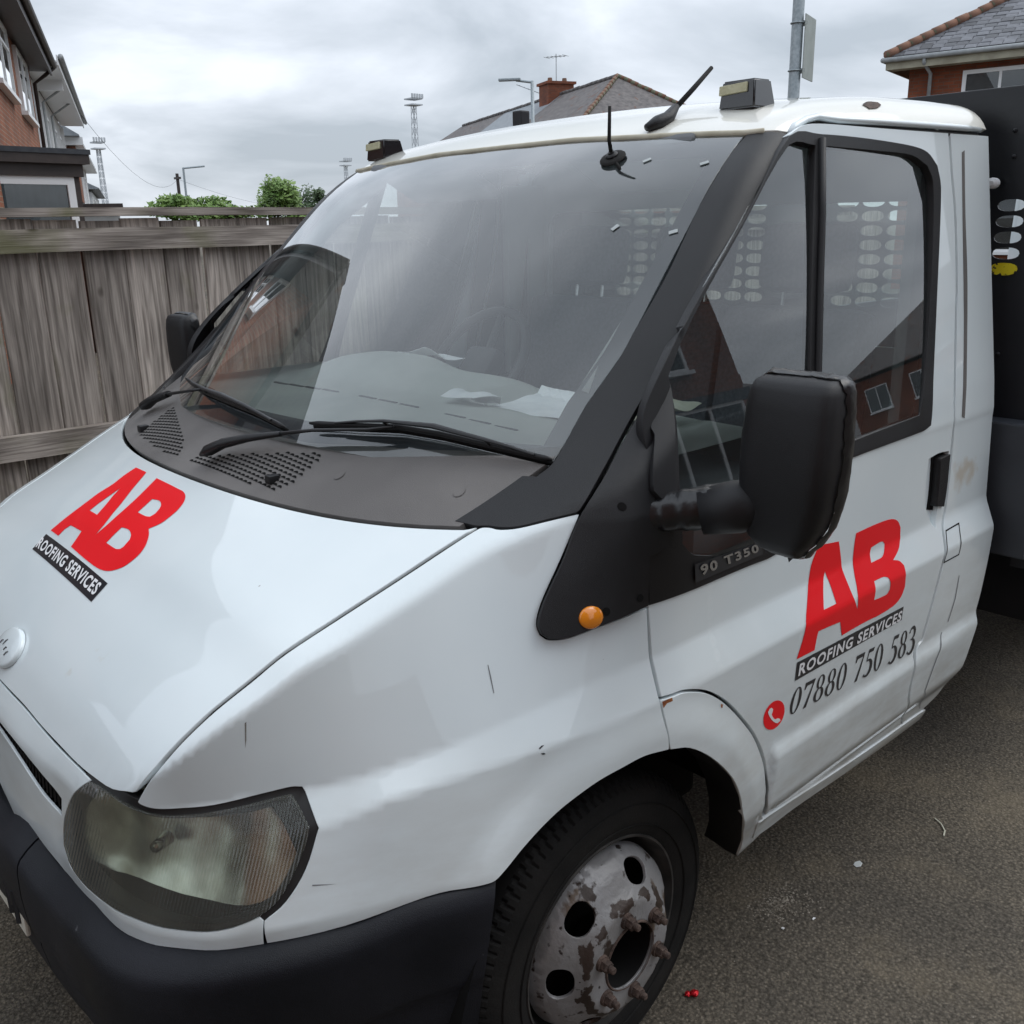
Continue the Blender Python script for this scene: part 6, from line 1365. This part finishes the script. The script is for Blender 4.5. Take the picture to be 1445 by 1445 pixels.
# ================================================================ street furniture, masts
M['galv']=material('galvanised_steel',(.26,.30,.32),(.36,.40,.42),rough=.5,metal=.3,scale=30)
M['sign']=material('grey_sign_back',(.30,.33,.31),(.36,.39,.37),rough=.6,scale=6)
lc=tag(empty('lamp_column',(9.0,4.40,0)),'thick galvanised lamp column right behind the cab carrying a grey sign','lamp post')
MB().tube([(0,0,0),(.0,0,1.2),(.0,0,1.25),(0,0,7.4)],[.095,.095,.066,.060],16).build('column',M['galv'],lc,auto=40)
sg=tag(empty('road_sign',(9.0,4.40,0)),'back of a grey metal road sign strapped to the thick lamp column','sign')
vd=Vector((10.2,6.35,0)).normalized();sd=vd.cross(Vector((0,0,1)))
def sgbox(a,b,u0,u1,z0,z1):
    V=[(vd*p+sd*q+Vector((0,0,z))) for z in (z0,z1) for p,q in ((a,u0),(b,u0),(b,u1),(a,u1))];return MB().add(V,[(3,2,1,0),(4,5,6,7),(0,1,5,4),(1,2,6,5),(2,3,7,6),(3,0,4,7)])
pv=[(vd*p+sd*q+Vector((0,0,z))) for z in (3.22,3.86) for p,q in ((-.06,.085),(.36,.20),(.37,.19),(-.055,.075))]
MB().add(pv,[(3,2,1,0),(4,5,6,7),(0,1,5,4),(1,2,6,5),(2,3,7,6),(3,0,4,7)]).build('sign_plate',M['sign'],sg)
for z in (3.30,3.78): MB().tube([(.072*math.cos(a),.072*math.sin(a),z) for a in np.linspace(0,2*np.pi,17)],.008,6).build('clamp',M['galv'],sg);sgbox(-.02,.10,.05,.10,z-.02,z+.02).build('clamp',M['galv'],sg)
sl_=tag(empty('street_lamp',(19.67,19.58,-.2)),'slim street lamp with a flat head standing left of the hip-roofed house','lamp post')
MB().tube([(0,0,0),(0,0,5.9)],[.07,.05],10).build('column',M['galv'],sl_,smooth=True);MB().tube([(0,0,5.86),(-.30,.36,5.93)],.035,8).build('arm',M['galv'],sl_);MB().box((-.02,-.09,-.03),(.62,.09,.04),.02,Matrix.Translation((-.22,.28,5.95))@Matrix.Rotation(R(130),4,'Z')).build('lamp_head',M['galv'],sl_)
def mast(x,y,h,w,label,sc=1):
    m=tag(empty('floodlight_mast',(x,y,0)),label,'floodlight mast','floodlight masts on the skyline')
    mb=MB();pts=[(1,1),(1,-1),(-1,-1),(-1,1)];t=.10*sc
    for a,b in pts: mb.tube([(a*w,b*w,0),(a*w*.55,b*w*.55,h)],t,4)
    n=13
    for k in range(n):
        z0=h*k/n;z1=h*(k+1)/n;f0=1-.45*k/n;f1=1-.45*(k+1)/n
        for i in range(4):
            a=pts[i];b=pts[(i+1)%4];mb.tube([(a[0]*w*f0,a[1]*w*f0,z0),(b[0]*w*f1,b[1]*w*f1,z1)],t*.6,4);mb.tube([(b[0]*w*f0,b[1]*w*f0,z0),(a[0]*w*f1,a[1]*w*f1,z1)],t*.6,4)
    mb.build('lattice',M['mast'],m)
    for z in (h,h+1.6*sc): 
        MB().box((-w*2.0,-w*2.0,z),(w*2.0,w*2.0,z+.35*sc)).build('platform',M['mast'],m)
    for k in range(5): MB().box((-w*2.2+k*w*.95,-w*2.2,h+1.9*sc),(-w*2.2+k*w*.95+w*.6,-w*1.9,h+3.0*sc)).build('floodlight',M['mast'],m)
    return m
M['mast']=material('hazy_grey_steel',(.46,.49,.52),(.52,.55,.58),rough=.8)
mast(181.7,235.8,35.5,.95,'tall lattice floodlight mast standing behind the cab roof, left of the hip-roofed house')
dmm=Vector(((at2:=(0))or 1,0,0))
mast(106.1,278.2,24.0,.75,'lattice floodlight mast above the far terrace on the left',1)
mast(231.6,347.6,26.5,.9,'smallest floodlight mast, its head just left of the windscreen top',1)
tp_=tag(empty('telegraph_pole',(32.2,70.7,-1.0)),'dark wooden telegraph pole beside the slim lamp above the fence','pole')
MB().tube([(0,0,0),(0,0,7.0)],[.16,.12],8).build('pole',M['brown'],tp_);MB().box((-.1,-.4,6.6),(.1,.4,6.75)).build('crossarm',M['brown'],tp_)
s2=tag(empty('street_lamp',(36.9,79.6,-1.2)),'distant street lamp with a short arm to the right above the fence','lamp post')
MB().tube([(0,0,0),(0,0,8.2)],[.13,.09],8).build('column',M['galv'],s2);MB().tube([(0,0,8.15),(1.5,-.9,8.3)],.08,6).build('arm',M['galv'],s2)
for (a,b,lab) in (((10.9,31.0,5.5),(32.2,70.7,5.6),'sagging telephone wire from the white house to the telegraph pole'),((32.2,70.7,5.6),(60,85,4.2),'telephone wire running right from the telegraph pole towards the tree')):
    a=Vector(a);b=Vector(b);P=[a.lerp(b,t)-Vector((0,0,1.3*4*t*(1-t))) for t in np.linspace(0,1,14)];tag(MB().tube(P,.007,4).build('overhead_wire',M['gap']),lab,'wire')
# ================================================================ trees over the fence
def leaf_mat(name,c1,c2):
    m=material(name,c1,c2,rough=.6,scale=1.1,detail=3);b=m.node_tree.nodes['Principled BSDF'];b.inputs['Subsurface Weight'].default_value=0;return m
M['leaf_a']=leaf_mat('fresh_green_leaves',(.10,.19,.035),(.19,.29,.07));M['leaf_b']=leaf_mat('dull_green_leaves',(.04,.08,.03),(.075,.12,.045));M['bark']=material('bark',(.06,.045,.035),(.10,.08,.06),rough=.9)
def tree(x,y,h,rx,rz,label,leaf='leaf_a',n=2600,seed=1,zc=None,ry=None,kind=None,s=.16):
    r=random.Random(seed);root=tag(empty('tree' if kind is None else 'hedge',(x,y,0)),label,'tree' if kind is None else 'hedge');ry=ry or rx
    zc=zc or h-rz;MB().tube([(0,0,0),(.05,0,h*.45),(.1,.05,h*.8)],[.16,.11,.04],8).build('trunk',M['bark'],root)
    lobes=[(r.uniform(-.7,.7)*rx,r.uniform(-.7,.7)*ry,zc+r.uniform(-.55,.75)*rz,r.uniform(.28,.5)) for _ in range(16)]
    V=[];F=[]
    for i in range(n):
        l=r.choice(lobes);d=Vector((r.gauss(0,1),r.gauss(0,1),r.gauss(0,1))).normalized()*(r.random()**.4)
        c=Vector((l[0]+d.x*l[3]*rx*1.1,l[1]+d.y*l[3]*ry*1.1,l[2]+d.z*l[3]*rz*1.25));a=Vector((r.gauss(0,1),r.gauss(0,1),r.gauss(0,.7))).normalized();b=a.orthogonal().normalized();q=s*r.uniform(.6,1.3);k=len(V)
        V+=[c-a*q,c+b*q*.5,c+a*q,c-b*q*.5];F.append((k,k+1,k+2,k+3))
    o=mesh('crown',V,F,M[leaf],root);o['kind']='stuff';return root
tree(33.5,58.8,5.0,1.75,1.7,'bright green bushy tree above the fence just left of the windscreen',n=4200,seed=3,s=.17)
tree(38.1,61.9,4.6,1.2,1.2,'small dull green tree between the bushy tree and the windscreen','leaf_b',n=1800,seed=5,s=.15)
dx=Vector((48.5-1.219*0-36,67.5-85,0)).normalized()
hroot=tree(31.6,65.3,4.15,3.6,.9,'low green hedge line showing along the fence top below the poles','leaf_a',n=5200,seed=8,zc=3.3,ry=1.6,kind=1,s=.17)
hroot.rotation_euler=(0,0,R(-26))
# ================================================================ what the glass and paint reflect: the houses behind the camera
hn=place('near_brick_house',(11.6,-9.2),(-1,0),(0,-1),'brick house with white bay windows behind the camera, mirrored in the door glass','house')
wall_box(hn,0,9.5,0,8,5.2,'brick_b');hip_roof(hn,0,9.5,0,8,5.4,.7,'tiles',True,True,.4)
window_at(hn,1.2,3.2,3.2,4.7,0,(2.2,));window_at(hn,5.5,7.5,3.2,4.7,0,(6.5,));window_at(hn,1.0,3.4,.9,2.4,-.6,(1.8,2.6));MB().box((.9,-.58,0),(3.5,0,.9)).build('bay_base',M['brick_b'],hn);MB().box((.8,-.7,2.4),(3.6,0,2.6)).build('bay_roof',M['felt'],hn);None
for k,(yy,mt,lab) in enumerate(((-6.5,'cream_render','cream rendered semi across the street, mirrored in the door window'),(-17.5,'brick_b','brick semi across the street, right of the cream one in the reflection'),(-28.5,'render','pale rendered semi at the far end of the street opposite'))):
    hs_=place('street_house',(46+k*3,yy*1.4+1),(.12,-.993),(.993,.12),lab,'house','houses across the street');wall_box(hs_,0,10,0,8,5.0,mt);hip_roof(hs_,0,10,0,8,5.2,.7,'tiles',True,True,.4)
    for s0 in (1,4,7.2): window_at(hs_,s0,s0+1.6,3.2,4.5,0,(s0+.8,),curtain=False);window_at(hs_,s0,s0+1.7,.9,2.3,0,(s0+.85,),curtain=False)
    MB().box((4.4,3.4,7),(5.4,4.6,9.2)).build('chimney',M['brick_b'],hs_)
lp3=tag(empty('street_lamp',(24,-6.4,0)),'street lamp across the road, a leaning line in the small door window','lamp post');MB().tube([(0,0,0),(0,0,6)],[.08,.05],8).build('column',M['gutter'],lp3);MB().tube([(0,0,6),(.8,0,6.1)],.04,6).build('arm',M['gutter'],lp3)
rf_=tag(empty('rail_fence',(5.0,-4.3,0)),'low rail fence between the drive and the road, mirrored in the door window','fence')
for z in (.35,.7,1.05):
    o=MB().box((0,-.02,z-.06),(11,.02,z+.05)).build('fence_rail',M['woodrail'],rf_)
for k in range(7): MB().box((k*1.8,.02,0),(k*1.8+.09,.11,1.2)).build('fence_post',M['woodrail'],rf_)
def car(x,y,rz,col,label):
    c=tag(empty('parked_car',(x,y,0),rz),label,'car')
    st=[(-2.05,.45,.62),(-1.95,.78,.76),(-1.2,.95,.85),(-.6,.98,.87),(.6,.98,.87),(1.5,.92,.86),(2.0,.80,.78),(2.08,.50,.66)]
    V=[];F=[]
    for (xx,zt,w) in st:
        for yy,zz in ((-w,.28),(-w,.55),(-w*.96,zt-.06),(-w*.80,zt),(w*.80,zt),(w*.96,zt-.06),(w,.55),(w,.28)): V.append((xx,yy,zz))
    n=8
    for i in range(len(st)-1):
        for j in range(n): F.append((i*n+j,i*n+(j+1)%n,(i+1)*n+(j+1)%n,(i+1)*n+j))
    F.append(tuple(range(n-1,-1,-1)));F.append(tuple((len(st)-1)*n+j for j in range(n)));mesh('body',V,F,col,c,True).data.set_sharp_from_angle(angle=R(40))
    V=[(-1.15,-.76,.94),(-.45,-.60,1.42),(.85,-.60,1.44),(1.75,-.72,.93),(-1.15,.76,.94),(-.45,.60,1.42),(.85,.60,1.44),(1.75,.72,.93)]
    mesh('cabin_glass',V,[(0,1,2,3),(7,6,5,4),(0,4,5,1),(2,6,7,3)],M['gloss'],c);mesh('roof_panel',[(-.47,-.61,1.43),(-.47,.61,1.43),(.87,.61,1.45),(.87,-.61,1.45),(-.40,-.5,1.47),(-.40,.5,1.47),(.80,.5,1.48),(.80,-.5,1.48)],[(4,7,6,5),(0,3,7,4),(3,2,6,7),(2,1,5,6),(1,0,4,5)],col,c)
    for xx in (-1.3,1.25):
        for s in (1,-1): MB().tube([(xx,s*.70,.32),(xx,s*.88,.32)],.32,20).build('wheel',M['rubber'],c,auto=40)
car(20.5,-9.6,R(95),M['chrome'],'silver hatchback parked across the street, mirrored in the door window')
car(25.5,-7.0,R(100),M['steelblue'],'dark car parked further along the street, mirrored beside the window bar')
# ================================================================ bits on the tarmac
def chip(name,x,y,pts,h,mat,label,cat,seed=1):
    r=random.Random(seed);n=len(pts);V=[(x+a,y+b,.002) for a,b in pts]+[(x+a*.8,y+b*.8,h*r.uniform(.6,1.2)) for a,b in pts]
    return tag(mesh(name,V,[tuple(range(n-1,-1,-1)),tuple(range(n,2*n))]+[(i,(i+1)%n,n+(i+1)%n,n+i) for i in range(n)],mat),label,cat)
M['foil']=material('red_foil',(.50,.005,.012),(.65,.02,.03),rough=.25,metal=.5,scale=80,bump=.8,bscale=120)
w=empty('foil_wrapper',(.30,-.885,0));tag(w,'tiny red foil wrapper on the tarmac behind the front wheel','wrapper')
rw=random.Random(5)
for nm,cx_,cy_,r0 in (('wrapper_body',0,0,.011),('wrapper_tail',-.012,.012,.008)):
    V=[];F=[];n=9
    for j in range(5):
        for k in range(n):
            a=2*math.pi*k/n;rr2=r0*math.sin(math.pi*(j+.4)/4.8)*rw.uniform(.7,1.3);V.append((cx_+rr2*math.cos(a),cy_+rr2*math.sin(a),.001+r0*1.1*j/4))
    for j in range(4):
        for k in range(n):F.append((j*n+k,j*n+(k+1)%n,(j+1)*n+(k+1)%n,(j+1)*n+k))
    F.append(tuple(range(n-1,-1,-1)));F.append(tuple(4*n+k for k in range(n)));mesh(nm,V,F,M['foil'],w)
chip('dry_leaf',1.008,-.911,[(-.016,-.004),(-.004,-.011),(.012,-.007),(.017,.004),(.002,.010),(-.012,.007)],.003,M['cream2'] if 'cream2' in M else M['interior_light'],'small pale leaf lying flat on the tarmac below the door','leaf')
chip('white_chip',.638,-.906,[(-.004,-.003),(.004,-.003),(.005,.003),(-.003,.004)],.003,M['paper'],'white speck of grit nearest the wheel, under the dusty patch','grit',2)
chip('white_chip',.725,-.941,[(-.006,-.002),(.006,-.003),(.005,.003),(-.004,.002)],.003,M['paper'],'flat white speck just right of the dusty patch','grit',3)
tag(MB().tube([(1.30,-1.02,.003),(1.325,-1.012,.004),(1.35,-.99,.004),(1.365,-.965,.003)],.0022,5).build('dry_straw',M['cream']),'curved dry straw on the tarmac at the right','straw')
rg=random.Random(21);V=[];F=[]
for i in range(900):
    x=rg.uniform(.2,4.5);y=rg.uniform(-1.9,.9)
    if rg.random()<.35: x=rg.gauss(.72,.05);y=rg.gauss(-.85,.035)
    elif rg.random()<.2: x=rg.uniform(-1.1,-.75);y=rg.uniform(-.5,.9)
    s=rg.uniform(.0012,.0038);k=len(V)
    for a in range(5): q=a*1.257+rg.uniform(-.3,.3);V.append((x+s*math.cos(q),y+s*math.sin(q),.0005))
    V.append((x,y,s*.9))
    for a in range(5):F.append((k+a,k+(a+1)%5,k+5))
gv=mesh('loose_grit',V,F,material('pale_grit',(.16,.14,.11),(.34,.31,.26),rough=.9,scale=30));gv['kind']='stuff'

hw=place('wing_shading_house',(-3.0,-1.6),(-1,0),(0,-1),'unseen brick house added behind the camera to shade the wing','house')  # unseen house, added to block sky light from the wing
wall_box(hw,0,9.5,0,8,5.9,'brick_a');hip_roof(hw,0,9.5,0,8,6.1,.7,'tiles',True,True,.3);window_at(hw,2.0,3.2,3.4,4.6,0,(2.6,));window_at(hw,5.5,6.6,1.0,2.2,0,())

wv=tag(empty('white_van',(8.2,-.47,0)),'white panel van parked behind the truck, glimpsed through the holes in the headboard','van')
prof_=[(0,.45),(0,1.2),(.08,2.25),(.25,2.38),(3.6,2.36),(4.3,1.45),(5.1,1.15),(5.2,.45)]
V=[];F=[];n=len(prof_)
for yy,ins in ((-.0,0),(2.1,0)):
    for a,b in prof_: V.append((a,yy,b))
F=[tuple(range(n)),tuple(range(2*n-1,n-1,-1))]+[(i,n+i,n+(i+1)%n,(i+1)%n) for i in range(n)]
me=mesh('body',V,F,M['paint'],wv);bm=bmesh.new();bm.from_mesh(me.data);bmesh.ops.recalc_face_normals(bm,faces=bm.faces[:]);bmesh.ops.bevel(bm,geom=bm.edges[:],offset=.06,segments=3,affect='EDGES');bm.to_mesh(me.data);bm.free()
for yy in (.12,1.1): MB().box((-.03,yy,1.35),(.05,yy+.85,2.05),.02).build('rear_window',M['gloss'],wv,auto=40)
MB().box((-.012,1.03,.5),(.02,1.06,2.2)).build('door_seam',M['gap'],wv);MB().box((-.12,.05,.35),(.1,2.05,.55),.03).build('bumper',M['bumper'],wv,auto=40)
for xx in (.95,4.2):
    for yy in (0,1.88): MB().tube([(xx,yy,.33),(xx,yy+.22,.33)],.33,22).build('wheel',M['rubber'],wv,auto=40)
for yy in (.04,2.0): MB().box((-.02,yy-.0,.9),(.08,yy+.07,1.3),.01).build('tail_light',M['red'],wv)
